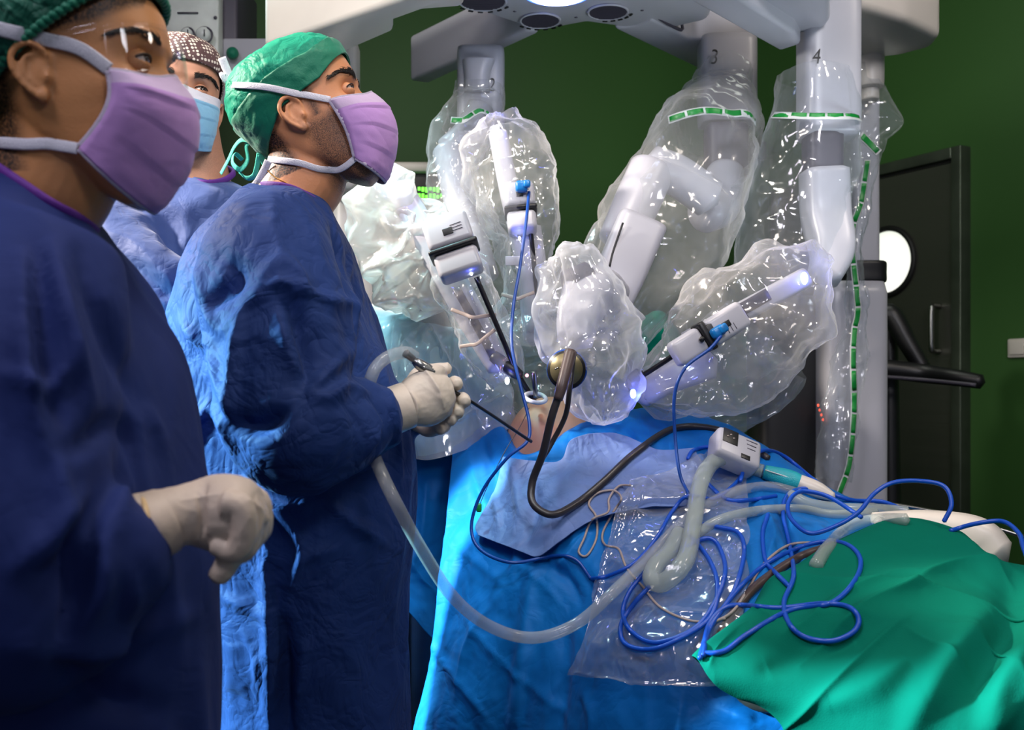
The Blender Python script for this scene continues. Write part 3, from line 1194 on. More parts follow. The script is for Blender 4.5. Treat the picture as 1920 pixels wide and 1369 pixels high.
def TW(T, p):
    return T @ Vector(p)


def arm(pts, rad, n=40, m=60):
    return tube(pts, rad, n=n, m=m, caps='round', up=(0, 1, 0))


def gown_mesh(parts, voxel, smooth, autos, sts):
    v, f = remesh(merge(*parts), voxel, smooth, 0.5)
    N = normals(v, f)
    D = np.zeros(len(v))
    for a, fn in autos:
        D += a * fn(v)
    v = v + N * D[:, None]
    return strokes(v, f, sts, N)


print('core people helpers ready')


def gown(parts, voxel, smooth, autos, sts):
    v, f = remesh(merge(*parts), voxel, smooth, 0.5)
    N = normals(v, f)
    D = np.zeros(len(v))
    for a, fn in autos:
        D += a * fn(v)
    v = v + N * D[:, None]
    v = strokes(v, f, sts, normals(v, f))
    return relax(v, f, 3), f


def finger(p, r, n=12, m=22):
    return tube(p, r, n=n, m=m, caps='round')


# =================================================================== first assistant (left foreground, woman)
D1 = 1.0
T1 = head_T(146, 178, D1, 0.0, math.radians(6), 0, .93)
pw = tag(bpy.data.objects.new('person', None), 'woman in navy gown, lilac mask, clear glasses and pleated green cap, nearest the camera', 'person')
COL.objects.link(pw)
pw.location = (P(80, 740, D1).x, D1, 0)
bpy.context.view_layer.update()


def zx(y, d):
    return CZ + (HY - y) / F * d


def rings(rows, d, cy=None):
    """rows (y px, left px, right px, ry, power) at distance d"""
    out = []
    for r in rows:
        y, a, b, ry, pw_ = r[:5]
        out.append((zx(y, d), (a + b) / 2 - 960, (r[5] if len(r) > 5 else (cy or d)), (b - a) / 2, ry, pw_))
    return [(z, cx / F * d, cy_, rx / F * d, ry, p_) for z, cx, cy_, rx, ry, p_ in out]


def neckpts(rows, d):
    return [(P((a + b) / 2, y, d), ((b - a) / 2 / F * d, ry)) for y, a, b, ry in rows]


hair_w = lambda x, y, z: np.clip((z - .030 - .25 * np.clip(x, 0, 1) - .4 * np.clip(x - .05, 0, 1)) * 90, 0, 1) * (x < .09) + np.clip((-.03 - x) * 60, 0, 1) * (z > -.09)
v, f, at = make_body('person', '', T1, neckpts([(210, 5, 190, .055), (290, -5, 225, .056), (340, -30, 212, .057), (400, -50, 178, .060), (450, -80, 170, .075), (520, -110, 170, .09)], D1), None, 0,
                     lambda x, y, z: np.clip(hair_w(x, y, z), 0, 1), 0.0)
mk('body', v, f, M['skin_woman'], pw, attrs=at)
BV1 = bvh((v, f))
face_bits(pw, T1, (1, -.05, .22), 5, 0.8, 0.05, M['skin_woman'])

# bouffant cap: crimped elastic edge
def e1(x, th):
    return np.interp(x, [-.1, -.03, 0, .03, .056, .1], [-.03, .016, .040, .060, .078, .100])
v, f, n_, m_ = cap_surface(T1, e1, lambda t_, th, z: .012 * np.sin(np.pi * min(1, t_ * 1.6)) * np.ones_like(th) + .012 * np.clip(-np.cos(th), 0, 1), offset=.009, seed=8, crump=.006, fq=34)
v, f = thick((v, f), .0012)
cp = mk('surgical_cap', v, f, M['capdark'], pw)
R1 = np.array(T1.to_3x3()); o1 = np.array(T1.translation)
ev, ef = [], []
th = np.linspace(-math.pi, math.pi, 300, endpoint=False)
ze = np.zeros(300)
for it in range(6):
    cx, r = head_r(th, ze)
    ze = e1(cx + r * np.cos(th), th)
pl = np.stack([cx + (r + .010 + .002 * np.sin(th * 90)) * np.cos(th), (r + .010 + .002 * np.sin(th * 90)) * np.sin(th), ze + .0015 * np.sin(th * 90 + 1)], 1) @ R1.T + o1
v, f = tube(list(pl) + [pl[0]], .0038, n=8, m=700, caps=False)
mk('cap_edge', v, f, M['capband'], cp, label='crimped elastic edge')

# mask
v, f, n_, m_ = mask_surface(T1, [(.106, .0075), (.120, -.018), (.1225, -.040), (.116, -.067), (.104, -.094), (.080, -.122), (.066, -.132)], ((.062, .073, -.004), (.022, .067, -.076)), pleat=.0065, seed=2, crump=.0012, bend=.016)
fm = [1 if (i // (n_ - 1)) / (m_ - 1) < .17 else 0 for i in range(len(f))]
vv, ff = thick((v, f), .0014)
mask = mk('face_mask', vv, ff, None, pw, mats=[M['mask'], M['masktop']], fmat=fm + fm + [0] * (len(ff) - 2 * len(fm)))
for k, side in enumerate(([i * n_ for i in range(m_)], [i * n_ + n_ - 1 for i in range(m_)], [i for i in range(n_)], [(m_ - 1) * n_ + i for i in range(n_)])):
    tv, tf = ribbon([v[i] for i in side][::3], .0042 if k < 2 else .003, .0012, m=60, up=(0, -1, 0))
    mk('mask_binding', tv, tf, M['maskbind'], mask)


def strap(root, tree, pts, wd, mat, name='mask_tie', extra_first=None, off=.004, dflt=1.0, th_=.0008):
    q = crs([(a, b, 0) for a, b in pts], 30)
    w3 = []
    last = dflt
    for a, b, _ in q:
        h = hit(tree, a, b, off)
        if h is None:
            h = P(a, b, last)
        last = h.y
        w3.append(np.array(h))
    w3 = np.array(w3)
    for _ in range(3):
        w3[1:-1] = .25 * w3[:-2] + .5 * w3[1:-1] + .25 * w3[2:]
    v, f = ribbon(list(w3), wd, th_, m=60, up=(0, -1, 0))
    return mk(name, v, f, mat, root)


BV1b = bvh((np.array(BV1 and v) if False else get(bpy.data.objects[cp.name].data)[0] + np.array(wloc(cp)), get(cp.data)[1]))


def tree_of(*objs):
    vs = []
    for o in objs:
        a, b = get(o.data)
        vs.append((a + np.array(wloc(o)), b))
    return bvh(*vs)


TR1 = tree_of(*[o for o in pw.children if o.name.split('.')[0] in ('body', 'surgical_cap')])
c_top = TW(T1, (.062, -.073, -.004)); c_bot = TW(T1, (.022, -.067, -.076))
pt = proj(np.array([c_top, c_bot]))
print('woman mask corners', pt)
strap(mask, TR1, [tuple(pt[0]), (150, 92), (90, 76), (30, 62), (-30, 48), (-60, 40)], .0065, M['strap'])
strap(mask, TR1, [tuple(pt[1]), (100, 270), (50, 272), (-20, 268), (-60, 262)], .0055, M['strap'])

# safety glasses: curved clear lens and side arm
vv, ff = [], []
for i in range(14):
    for j in range(40):
        a = -1.45 + 2.9 * j / 39
        zz = -.006 + .046 * i / 13
        rr = 1 - .04 * ((i - 6) / 7) ** 2
        vv.append((.046 + .068 * rr * math.cos(a) ** .8, .076 * math.sin(a), zz + .012 * math.cos(a) - .004))
v, f = thick((np.array(vv), gridf(14, 40)), .0016)
gl_ = mk('safety_glasses', v @ R1.T + o1, f, M['lens'], pw)
for s in (-1, 1):
    v, f = tube([TW(T1, (.056, s * .077, .040)), TW(T1, (.035, s * .080, .036)), TW(T1, (.0, s * .080, .030))], [(.0035, .0012)] * 3, n=10, m=24, up=(0, 0, 1))
    mk('glasses_arm', v, f, M['lens'], gl_)
v, f = tube([TW(T1, (.046 + .068 * math.cos(a) ** .8, .077 * math.sin(a), .037 + .012 * math.cos(a))) for a in np.linspace(-1.45, 1.45, 30)], .0014, n=8, m=60)
mk('glasses_rim', v, f, M['lens'], gl_)

# gown: collar ring slopes from the nape down to the throat
torso = stack(rings([(1900, -230, 400, .17, 2.2), (1369, -220, 392, .17, 2.2), (1200, -215, 390, .17, 2.2), (1050, -215, 384, .175, 2.2), (900, -215, 358, .18, 2.2), (750, -220, 334, .18, 2.2), (650, -215, 300, .19, 2.2), (570, -205, 255, .195, 2.2), (510, -190, 222, .19, 2.2), (465, -150, 196, .16, 2.1), (430, -100, 178, .11, 2), (408, -50, 168, .06, 2)], D1), n=72, m=80)
near = arm([(P(60, 500, .93)), P(35, 640, .88), P(0, 880, .84), P(-10, 1080, .82), P(60, 1120, .83), P(160, 1060, .845), P(262, 1005, .86)], [.075, .086, .09, .092, .085, .066, .048])
far = arm([P(60, 470, 1.07), P(100, 800, 1.10), P(180, 1000, 1.09), P(280, 960, 1.07)], [.06, .065, .06, .04])
colp = [(-60, 296, 1.0), (-20, 312, .95), (30, 345, .925), (90, 385, .925), (140, 412, .95), (172, 436, 1.0), (120, 405, 1.06), (20, 345, 1.075), (-40, 305, 1.04)]
colw = [P(a, b, c) for a, b, c in colp]
yokes = [tube([colw[i], colw[i] + Vector((-.02, (.0 if 0 else 1) * 0, 0)) * 0 + (P(60, 520, 1.0) - colw[i]) * .5], [.012, .05], n=16, m=10) for i in range(0)]
# yoke: cone from the collar ring down to the shoulders
ring = crs(colw + [colw[0]], 49)[:-1]
rows = []
tor = rings([(540, -200, 238, .19, 2.2)], D1)[0]
cen = np.mean(ring, axis=0)
for k in range(12):
    t_ = k / 11
    rw = []
    for p in ring:
        a = math.atan2((p[1] - cen[1]) / .075, (p[0] - cen[0]) / .062)
        q = np.array([tor[1] + tor[3] * .97 * math.cos(a), tor[2] + tor[4] * .97 * math.sin(a), tor[0]])
        w_ = p * (1 - t_) + q * t_
        w_[2] = p[2] + (q[2] - p[2]) * (t_ ** 1.9)
        rw.append(w_)
    rows.append(rw)
yk = np.array(rows).reshape(-1, 3)
ykf = gridf(12, 48, True)
yk = np.vstack([yk, [cen], [[tor[1], tor[2], tor[0]]]])
for j in range(48):
    ykf += [(12 * 48, (j + 1) % 48, j), (12 * 48 + 1, 11 * 48 + j, 11 * 48 + (j + 1) % 48)]
gv, gf = gown([torso, near, far, (yk, ykf)], .0065, 10, [
    (.018, lambda v: crumple(v * np.array([1, 1, .35]), 6.5, 2, 3, .6)),
    (.006, lambda v: planes(v, 4, 4, 5))],
    [((( 45, 480), (50, 620), (60, 760), (90, 860)), 0.0200, 16, 's'),
     ((( 95, 460), (130, 620), (170, 760)), 0.0182, 14, 's'),
     ((( 70, 470), (75, 640), (105, 790)), -0.0200, 18, 's'),
     (((150, 470), (200, 600), (260, 760)), -0.0174, 20, 's'),
     (((0, 700), (90, 730), (135, 650)), 0.0156, 12, 's'),
     (((110, 860), (110, 1000), (60, 1060)), 0.0182, 14, 's'),
     (((130, 850), (220, 800), (240, 900)), -0.0200, 16, 's'),
     (((160, 920), (110, 980), (20, 1080)), 0.0156, 12, 's'),
     (((200, 960), (190, 1100), (140, 1180)), 0.0200, 16, 's'),
     (((120, 990), (140, 1120), (120, 1200)), -0.0200, 18, 's'),
     (((230, 1060), (250, 1110), (240, 1160)), 0.0130, 10, 'c'),
     (((20, 1215), (150, 1235), (280, 1190), (370, 1150)), 0.0156, 12, 'c'),
     (((220, 780), (230, 900), (215, 1020)), 0.0174, 14, 's'),
     (((100, 1230), (180, 1300), (300, 1330)), -0.0200, 26, 's'),
     (((165, 510), (215, 580), (222, 600)), 0.0078, 6, 'c'),
     (((270, 760), (310, 840)), 0.0116, 9, 'c')])
# open the neck hole
keep = []
ckd = np.array(ring)
cn = np.array([-.0, 0, 0])
pl_n = np.cross(ckd[12] - ckd[0], ckd[30] - ckd[0]); pl_n /= np.linalg.norm(pl_n)
if pl_n[2] < 0: pl_n = -pl_n
gd = (gv - cen) @ pl_n
rad = np.linalg.norm((gv - cen)[:, :2] / np.array([.062, .072]), axis=1)
drop = (rad < 1.0) & (gd > -.012)
gf = [q for q in gf if not any(drop[i] for i in q)]
gown1 = mk('surgical_gown', gv, gf, M['gown_soft'], pw)
v, f = tube(colw + [colw[0]], [(.0085, .004)] * 10, n=10, m=120, caps=False, up=(0, 0, 1), power=3)
mk('gown_collar', v, f, M['collar'], gown1, label='purple neck binding')
# cuff opening of the sleeve
v, f = tube([P(225, 1000, .86), P(262, 1000, .86)], [.043, .030], n=32, m=6, caps=False)
vv, ff = thick((v, f), .002)

# gloved hand: back of the hand up, fingers curled down
GD = .90
hand = [tube([P(262, 990, .87), P(310, 975, .88), P(350, 965, .89), P(392, 962, GD), P(440, 962, GD), P(472, 968, GD)],
             [(.030, .032), (.0275, .027), (.027, .026), (.033, .033), (.034, .037), (.026, .034)], n=28, m=50, caps='round', up=(0, 0, 1)),
        ell(P(425, 985, GD), (.034, .030, .026))]
for k, (dy, x2, y2) in enumerate(((-.030, 452, 1030), (-.011, 458, 1036), (.009, 456, 1030), (.027, 450, 1020))):
    hand.append(finger([P(440, 940, GD) + Vector((0, dy, 0)), P(468, 948, GD) + Vector((0, dy, 0)), P(472, 1000, GD) + Vector((0, dy * .95, 0)), P(x2, y2 - 4, GD) + Vector((0, dy * .9, 0)), P(x2 - 34, y2 - 16, GD) + Vector((0, dy * .85, 0))],
                       [.0135, .0125, .0118, .0105, .0085]))
hand.append(finger([P(415, 1000, GD + .005), P(432, 1030, GD - .01), P(424, 1058, GD - .015), P(407, 1086, GD - .015)], [.014, .012, .0108, .0088]))
v, f = remesh(merge(*hand), .0016, 7)
N = normals(v, f)
v = v + N * (.0018 * crumple(v * np.array([1, 1, 1]), 26, 3, 4))[:, None]
v = strokes(v, f, [(((372, 930), (380, 965), (374, 1005)), -0.0030, 7, 's'), (((318, 945), (326, 1000)), 0.0015, 6, 'c'), (((340, 940), (420, 925)), 0.0015, 6, 'c'), (((290, 955), (300, 1010)), 0.0015, 6, 'c'), (((455, 930), (490, 960), (480, 1010)), 0.0025, 9, 'c')])
gl1 = mk('glove', v, f, M['glove'], pw, label='cream latex glove on the hand with curled fingers')
v, f = tube([P(262 + 14 * math.cos(a), 993 + 60 * math.sin(a), .87 - .032 * math.cos(a)) for a in np.linspace(0, 2 * math.pi, 33)], .0026, n=10, m=90, caps=False)
mk('glove_cuff_roll', v, f, M['glove_in'], gl1)
v, f = tube([P(255, 993, .868), P(275, 991, .87), P(310, 976, .88)], [(.0275, .031), (.0275, .031), (.026, .027)], n=32, m=16, caps=False, up=(0, 0, 1))
v = v + normals(v, f) * (.003 + .0015 * crumple(v, 40, 2, 5))[:, None]
mk('glove_cuff', v, f, M['glove'], gl1)

# =================================================================== surgeon in the middle
D2 = 1.6
T2 = head_T(582, 235, D2, 0.0, math.radians(24), 0, .975)
pm = tag(bpy.data.objects.new('person', None), 'bearded man in navy gown, lilac mask and tied green cap, holding a thin instrument', 'person')
COL.objects.link(pm)
pm.location = (P(550, 740, D2).x, D2, 0)
bpy.context.view_layer.update()
hair_m = lambda x, y, z: np.clip(np.clip((z - .050 - .1 * x) * 90, 0, 1) * (x < .07) + np.clip((-.036 - x - .15 * (z + .03)) * 90, 0, 1) * (z > -.075) + np.clip(1 - np.abs(x - .022) * 90, 0, 1) * (z > -.012) * (z < .06), 0, 1)
v, f, at = make_body('person', '', T2, neckpts([(235, 492, 600, .055), (290, 500, 640, .056), (330, 492, 650, .058), (370, 478, 628, .062), (410, 460, 625, .075), (470, 440, 620, .09)], D2), None, 0, hair_m, 1.0)
mk('body', v, f, M['skin_man'], pm, attrs=at)
face_bits(pm, T2, (1, -.12, .1), 15, 1.35, 0.0, M['skin_man'])
def e2(x, th):
    return np.interp(x, [-.1, -.088, -.047, -.024, .045, .1], [-.040, -.034, -.002, .018, .038, .080])
v, f, n_, m_ = cap_surface(T2, e2, lambda t_, th, z: .011 * np.sin(np.pi * t_) * (.5 + .5 * np.clip(-np.cos(th), 0, 1)) + .003 * t_, offset=.005, seed=21, crump=.007, fq=18, n=140, m=60)
nb = int(.30 * m_)
fm = []
for i in range(m_ - 1):
    fm += [1 if i < nb else 0] * n_
sd = n_
band_v, band_f = v.copy(), [q for q, k in zip(f, fm) if k == 1]
vv, ff = thick((v, f), .001)
cap2 = mk('surgical_cap', vv, ff, M['cap'], pm)
Nn = normals(v, f)
bv_ = v + Nn * .0018
used = sorted(set(i for q in band_f for i in q))
mp_ = {a: b for b, a in enumerate(used)}
vv, ff = thick((bv_[used], [tuple(mp_[i] for i in q) for q in band_f]), .0012)
mk('cap_band', vv, ff, M['capband'], cap2, label='folded darker band')
R2 = np.array(T2.to_3x3()); o2 = np.array(T2.translation)
v, f, n_, m_ = mask_surface(T2, [(.113, .008), (.125, -.014), (.129, -.038), (.122, -.072), (.104, -.102), (.086, -.124), (.074, -.132)], ((.049, .073, -.001), (.0475, .058, -.094)), pleat=.006, seed=6, crump=.0014, bend=.006)
fm = [1 if (i // (n_ - 1)) / (m_ - 1) < .17 else 0 for i in range(len(f))]
vv, ff = thick((v, f), .0012)
mask2 = mk('face_mask', vv, ff, None, pm, mats=[M['mask'], M['masktop']], fmat=fm + fm + [0] * (len(ff) - 2 * len(fm)))
for k, side in enumerate(([i * n_ for i in range(m_)], [i * n_ + n_ - 1 for i in range(m_)], [i for i in range(n_)], [(m_ - 1) * n_ + i for i in range(n_)])):
    tv, tf = ribbon([v[i] for i in side][::3], .0040 if k < 2 else .003, .0012, m=60)
    mk('mask_binding', tv, tf, M['maskbind'], mask2)
TR2 = tree_of(*([o for o in pm.children if o.name.split('.')[0] in ('body', 'surgical_cap')] + list(cap2.children)))
pt = proj(np.array([TW(T2, (.049, -.073, -.001)), TW(T2, (.0475, -.058, -.094))]))
print('man mask corners', pt)
strap(mask2, TR2, [tuple(pt[0]), (580, 180), (530, 170), (480, 162), (438, 160)], .0052, M['strap'])
strap(mask2, TR2, [tuple(pt[1]), (640, 315), (600, 318), (560, 306), (505, 300)], .0050, M['strap'])
# knot of the mask tie behind the cap
v, f = merge(ribbon([P(440, 160, 1.6), P(425, 150, 1.59), P(418, 138, 1.59), P(432, 148, 1.6)], .006, .0008, m=20), ribbon([P(436, 155, 1.6), P(424, 128, 1.6), P(416, 108, 1.6)], .0065, .0008, m=14), ribbon([P(436, 160, 1.6), P(430, 172, 1.6), P(436, 182, 1.6)], .005, .0008, m=14))
mk('mask_tie', v, f, M['strap'], mask2, label='knotted ends of the upper tie')
v, f = merge(ribbon([P(503, 302, 1.55), P(496, 318, 1.555), P(484, 340, 1.56), P(476, 350, 1.57)], .006, .0008, m=20))
mk('mask_tie', v, f, M['strap'], mask2, label='hanging end of the lower tie')
# cap ribbons
for pts in ([(478, 268), (455, 262), (440, 275), (428, 300), (414, 326)], [(478, 262), (462, 272), (464, 300), (450, 318), (436, 305), (440, 288), (455, 300)], [(486, 288), (482, 312), (476, 330), (462, 334), (448, 322)], [(488, 290), (496, 308), (499, 326)]):
    v, f = ribbon([P(a, b, 1.59 + .01 * i) for i, (a, b) in enumerate(pts)], .0042, .0007, m=40)
    mk('cap_tie', v, f, M['tie'], cap2, label='mint ribbon tied at the nape')
# neck chain
ch = [(500, 318), (515, 332), (535, 342), (552, 352)]
cv = []
for a, b, _ in crs([(a, b, 0) for a, b in ch], 60):
    h = hit(TR2, a, b, .0012)
    if h is None:
        continue
    cv.append(ell(h, (.0011, .0011, .0008), n=6, m=4))
v, f = merge(*cv)
mk('neck_chain', v, f, M['gold'], pm, kind='stuff')

torso = stack(rings([(2000, 390, 775, .20, 2.2), (1369, 424, 765, .18, 2.2), (1200, 404, 757, .19, 2.2), (1060, 386, 765, .195, 2.2), (930, 352, 776, .20, 2.2), (800, 335, 772, .20, 2.2), (700, 322, 742, .20, 2.2), (620, 325, 708, .21, 2.2), (560, 345, 690, .21, 2.2), (500, 365, 672, .20, 2.2), (450, 392, 655, .18, 2.2), (415, 420, 640, .13, 2), (385, 450, 625, .09, 2), (360, 480, 612, .05, 2)], D2), n=84, m=90)
near = arm([P(520, 440, 1.46), P(505, 520, 1.40), P(530, 660, 1.36), P(535, 780, 1.33), P(575, 812, 1.335), P(630, 800, 1.37), P(722, 778, 1.42)], [.075, .095, .088, .080, .078, .072, .043])
far = arm([P(575, 470, 1.72), P(628, 600, 1.74), P(680, 740, 1.72), P(735, 770, 1.65), P(780, 765, 1.6)], [.06, .065, .06, .05, .04])
ringc = [(478, 350, 1.60), (500, 346, 1.545), (545, 352, 1.535), (590, 375, 1.55), (616, 402, 1.60), (590, 380, 1.655), (540, 352, 1.665), (500, 345, 1.65)]
colw = [P(a, b, c) for a, b, c in ringc]
ring = crs(colw + [colw[0]], 49)[:-1]
cen = np.mean(ring, axis=0)
tor = rings([(500, 372, 665, .20, 2.2)], D2)[0]
rows = []
for k in range(12):
    t_ = k / 11
    rw = []
    for p in ring:
        a = math.atan2((p[1] - cen[1]) / .06, (p[0] - cen[0]) / .058)
        q = np.array([tor[1] + tor[3] * .97 * math.cos(a), tor[2] + tor[4] * .97 * math.sin(a), tor[0]])
        w_ = p * (1 - t_) + q * t_
        w_[2] = p[2] + (q[2] - p[2]) * (t_ ** 1.7)
        rw.append(w_)
    rows.append(rw)
yk = np.vstack([np.array(rows).reshape(-1, 3), [cen], [[tor[1], tor[2], tor[0]]]])
ykf = gridf(12, 48, True)
for j in range(48):
    ykf += [(12 * 48, (j + 1) % 48, j), (12 * 48 + 1, 11 * 48 + j, 11 * 48 + (j + 1) % 48)]
S2 = [
    # seam of the raglan sleeve and its pleats
    (((510, 360), (515, 430), (525, 480), (520, 540)), 0.0104, 5, 'c'),
    (((520, 480), (495, 520), (470, 570)), 0.0146, 7, 'c'),
    (((465, 568), (500, 550), (522, 530), (575, 550), (620, 570)), 0.0166, 8, 'c'),
    (((462, 572), (450, 640), (446, 720), (436, 790)), 0.0250, 12, 'e'),
    (((530, 480), (560, 520), (568, 555)), 0.0187, 9, 'c'),
    (((540, 560), (580, 660), (575, 720), (560, 760)), -0.0232, 18, 's'),
    (((520, 580), (540, 650), (570, 720)), 0.0146, 7, 'c'),
    (((365, 500), (395, 590), (420, 620), (450, 590)), 0.0166, 8, 'c'),
    (((420, 480), (440, 520), (400, 570)), -0.0232, 18, 's'),
    (((660, 480), (665, 560), (660, 640), (655, 690)), 0.0166, 8, 'e'),
    (((600, 560), (650, 570), (666, 590)), 0.0146, 7, 'c'),
    (((655, 660), (620, 690), (575, 730), (530, 790)), 0.0187, 9, 'c'),
    (((575, 740), (620, 745), (650, 700)), 0.0187, 9, 'c'),
    (((620, 760), (650, 730), (690, 740)), 0.0146, 7, 'c'),
    (((690, 760), (700, 800), (680, 860)), 0.0208, 10, 'e'),
    (((440, 790), (480, 800), (540, 770)), -0.0278, 14, 's'),
    (((395, 650), (420, 720), (440, 780)), 0.0208, 10, 'c'),
    (((340, 600), (380, 640), (400, 640)), 0.0187, 9, 'c'),
    (((395, 755), (370, 800), (362, 850)), 0.0187, 9, 'c'),
    (((395, 750), (420, 800), (440, 850)), 0.0146, 7, 'c'),
    (((430, 900), (470, 930), (500, 1010), (520, 1060)), 0.0208, 10, 'c'),
    (((500, 1040), (510, 1140), (515, 1250), (510, 1369)), 0.0291, 14, 'e'),
    (((400, 1110), (440, 1130), (465, 1140), (500, 1160)), 0.0146, 7, 'c'),
    (((455, 1180), (480, 1230), (485, 1290)), 0.0125, 6, 'c'),
    (((500, 940), (560, 950), (600, 940)), 0.0187, 9, 'c'),
    (((520, 960), (560, 1010), (560, 1060), (530, 1150)), 0.0187, 9, 'c'),
    (((560, 1060), (585, 1040), (630, 1030)), 0.0146, 7, 'c'),
    (((600, 930), (660, 980), (720, 1020)), 0.0187, 9, 'c'),
    (((575, 1200), (560, 1280), (545, 1369)), 0.0166, 8, 'c'),
    (((530, 1160), (535, 1300), (540, 1400)), -0.0291, 14, 's'),
    (((720, 700), (740, 800), (750, 900)), 0.0139, 7, 'c'),
    (((620, 430), (660, 520), (690, 600), (700, 640)), -0.0186, 10, 's'),
]
gv, gf = gown([torso, near, far, (yk, ykf)], .0052, 9, [
    (.017, lambda v: crumple(v * np.array([1, 1, .4]), 6.5, 2, 13, .6)),
    (.003, lambda v: crumple(v, 15, 2, 23, .6)),
    (.005, lambda v: planes(v, 5, 6, 15))], S2)
rad = np.linalg.norm((gv - cen)[:, :2] / np.array([.060, .060]), axis=1)
pl_n = np.cross(ring[12] - ring[0], ring[30] - ring[0]); pl_n /= np.linalg.norm(pl_n)
if pl_n[2] < 0: pl_n = -pl_n
drop = (rad < 1.0) & ((gv - cen) @ pl_n > -.012)
gf = [q for q in gf if not any(drop[i] for i in q)]
gown2 = mk('surgical_gown', gv, gf, M['gown'], pm)
v, f = tube(colw + [colw[0]], [(.0050, .0032)] * 9, n=10, m=120, caps=False, up=(0, 0, 1), power=3)
mk('gown_collar', v, f, M['collar'], gown2, label='purple neck binding')

# right glove: closed around the instrument
A = P(722, 778, 1.42)
hd = [tube([P(716, 776, 1.42), P(755, 762, 1.43), P(790, 750, 1.44), P(818, 742, 1.45), P(838, 738, 1.46)], [(.029, .031), (.030, .030), (.040, .028), (.038, .028), (.026, .022)], n=28, m=44, caps='round', up=(0, 0, 1))]
for k, (x0, y0, dx) in enumerate(((812, 704, 0), (824, 722, .0), (828, 742, .0), (822, 762, .0))):
    hd.append(finger([P(x0 - 24, y0 + 8, 1.435), P(x0 + 6, y0 - 6 + k * 3, 1.445), P(x0 + 14, y0 + 2 + k * 2, 1.475), P(x0 + 8, y0 + 10, 1.505), P(x0 - 10, y0 + 12, 1.50)], [.0125, .0115, .0105, .0098, .008]))
hd.append(ell(P(822, 738, 1.462), (.016, .022, .036)))
hd.append(ell(P(812, 712, 1.452), (.020, .018, .018)))
hd.append(finger([P(770, 728, 1.45), P(788, 702, 1.48), P(815, 695, 1.50), P(842, 690, 1.50)], [.014, .0125, .0115, .009]))
v, f = remesh(merge(*hd), .0017, 5)
N = normals(v, f)
v = v + N * (.0013 * crumple(v, 35, 3, 9))[:, None]
v = strokes(v, f, [(((795, 690), (820, 730), (832, 765)), 0.0058, 8, 'c'), (((770, 735), (782, 760), (778, 790)), 0.0043, 4, 'c'), (((762, 735), (772, 765), (770, 795)), -0.0043, 4, 'c'), (((745, 745), (750, 790)), 0.0029, 5, 'c')])
gl2 = mk('glove', v, f, M['glove'], pm, label='cream latex glove closed around the instrument handle')
v, f = tube([P(704, 780, 1.42), P(730, 772, 1.42), P(765, 760, 1.43)], [(.036, .033), (.034, .033), (.033, .031)], n=36, m=20, caps=False, up=(0, 0, 1))
v = v + normals(v, f) * (.002 * crumple(v, 30, 2, 5))[:, None]
mk('glove_cuff', v, f, M['glove'], gl2)
# left hand beyond: fingers wrapped from below
hd = [tube([P(775, 770, 1.60), P(800, 775, 1.57), P(820, 765, 1.55)], [(.028, .03), (.032, .026), (.02, .02)], n=24, m=26, caps='round', up=(0, 0, 1))]
for (a, b, c, d) in (((800, 760), (835, 735), (852, 718), (857, 722)), ((810, 770), (845, 755), (866, 748), (872, 755)), ((805, 780), (830, 775), (856, 768), (858, 776)), ((795, 788), (820, 790), (846, 782), (842, 790)), ((785, 795), (805, 806), (832, 798), (822, 806))):
    hd.append(finger([P(*a, 1.57), P(*b, 1.53), P(*c, 1.50), P(*d, 1.485)], [.0125, .0118, .0108, .0095]))
v, f = remesh(merge(*hd), .0018, 4)
mk('glove', v, f, M['glove'], pm, label='cream latex glove of the far hand, fingers folded under')

# =================================================================== third assistant (behind)
D3 = 2.0
T3 = head_T(333, 205, D3, -math.radians(66), math.radians(4), math.radians(-4))
pb = tag(bpy.data.objects.new('person', None), 'man in dotted brown cap and light blue mask with folded arms, behind the others', 'person')
COL.objects.link(pb)
pb.location = (P(360, 740, D3).x, D3, 0)
bpy.context.view_layer.update()
hair_b = lambda x, y, z: np.clip((z - .06) * 90, 0, 1) * (x < .06)
v, f, at = make_body('person', '', T3, neckpts([(215, 305, 405, .055), (280, 312, 415, .056), (330, 305, 430, .06), (380, 290, 440, .07)], D3), None, 0, hair_b, .5)
mk('body', v, f, M['skin_back'], pb, attrs=at)
face_bits(pb, T3, (1, .45, .12), 25, 1.0, 0.0, M['skin_back'])
def e3(x, th):
    return np.interp(x, [-.1, 0, .06, .1], [-.01, .045, .060, .064])
v, f, n_, m_ = cap_surface(T3, e3, lambda t_, th, z: .010 * np.sin(np.pi * t_) + 0 * th, offset=.006, seed=31, crump=.003, n=100, m=40)
vv, ff = thick((v, f), .001)
mk('surgical_cap', vv, ff, M['dots'], pb, label='brown cloth cap with cream dots')
v, f, n_, m_ = mask_surface(T3, [(.112, .010), (.126, -.022), (.132, -.055), (.126, -.085), (.108, -.112)], ((.045, .073, .012), (.040, .062, -.085)), pleat=.005, seed=16, crump=.002)
fm = [1 if (i // (n_ - 1)) / (m_ - 1) < .2 else 0 for i in range(len(f))]
vv, ff = thick((v, f), .0012)
mk('face_mask', vv, ff, None, pb, mats=[M['maskblue'], M['strap']], fmat=fm + fm + [0] * (len(ff) - 2 * len(fm)))
torso = stack(rings([(2000, 205, 560, .16, 2.2), (1369, 205, 560, .15, 2.2), (900, 200, 560, .15, 2.2), (700, 196, 560, .16, 2.2), (560, 190, 560, .16, 2.2), (450, 196, 545, .15, 2.2), (400, 222, 515, .13, 2.2), (365, 255, 480, .10, 2), (340, 290, 440, .06, 2), (328, 320, 415, .03, 2)], D3), n=64, m=70)
a1 = arm([P(235, 410, 1.94), P(215, 445, 1.86), P(250, 490, 1.80), P(300, 530, 1.76), P(345, 550, 1.76)], [.06, .068, .062, .055, .05])
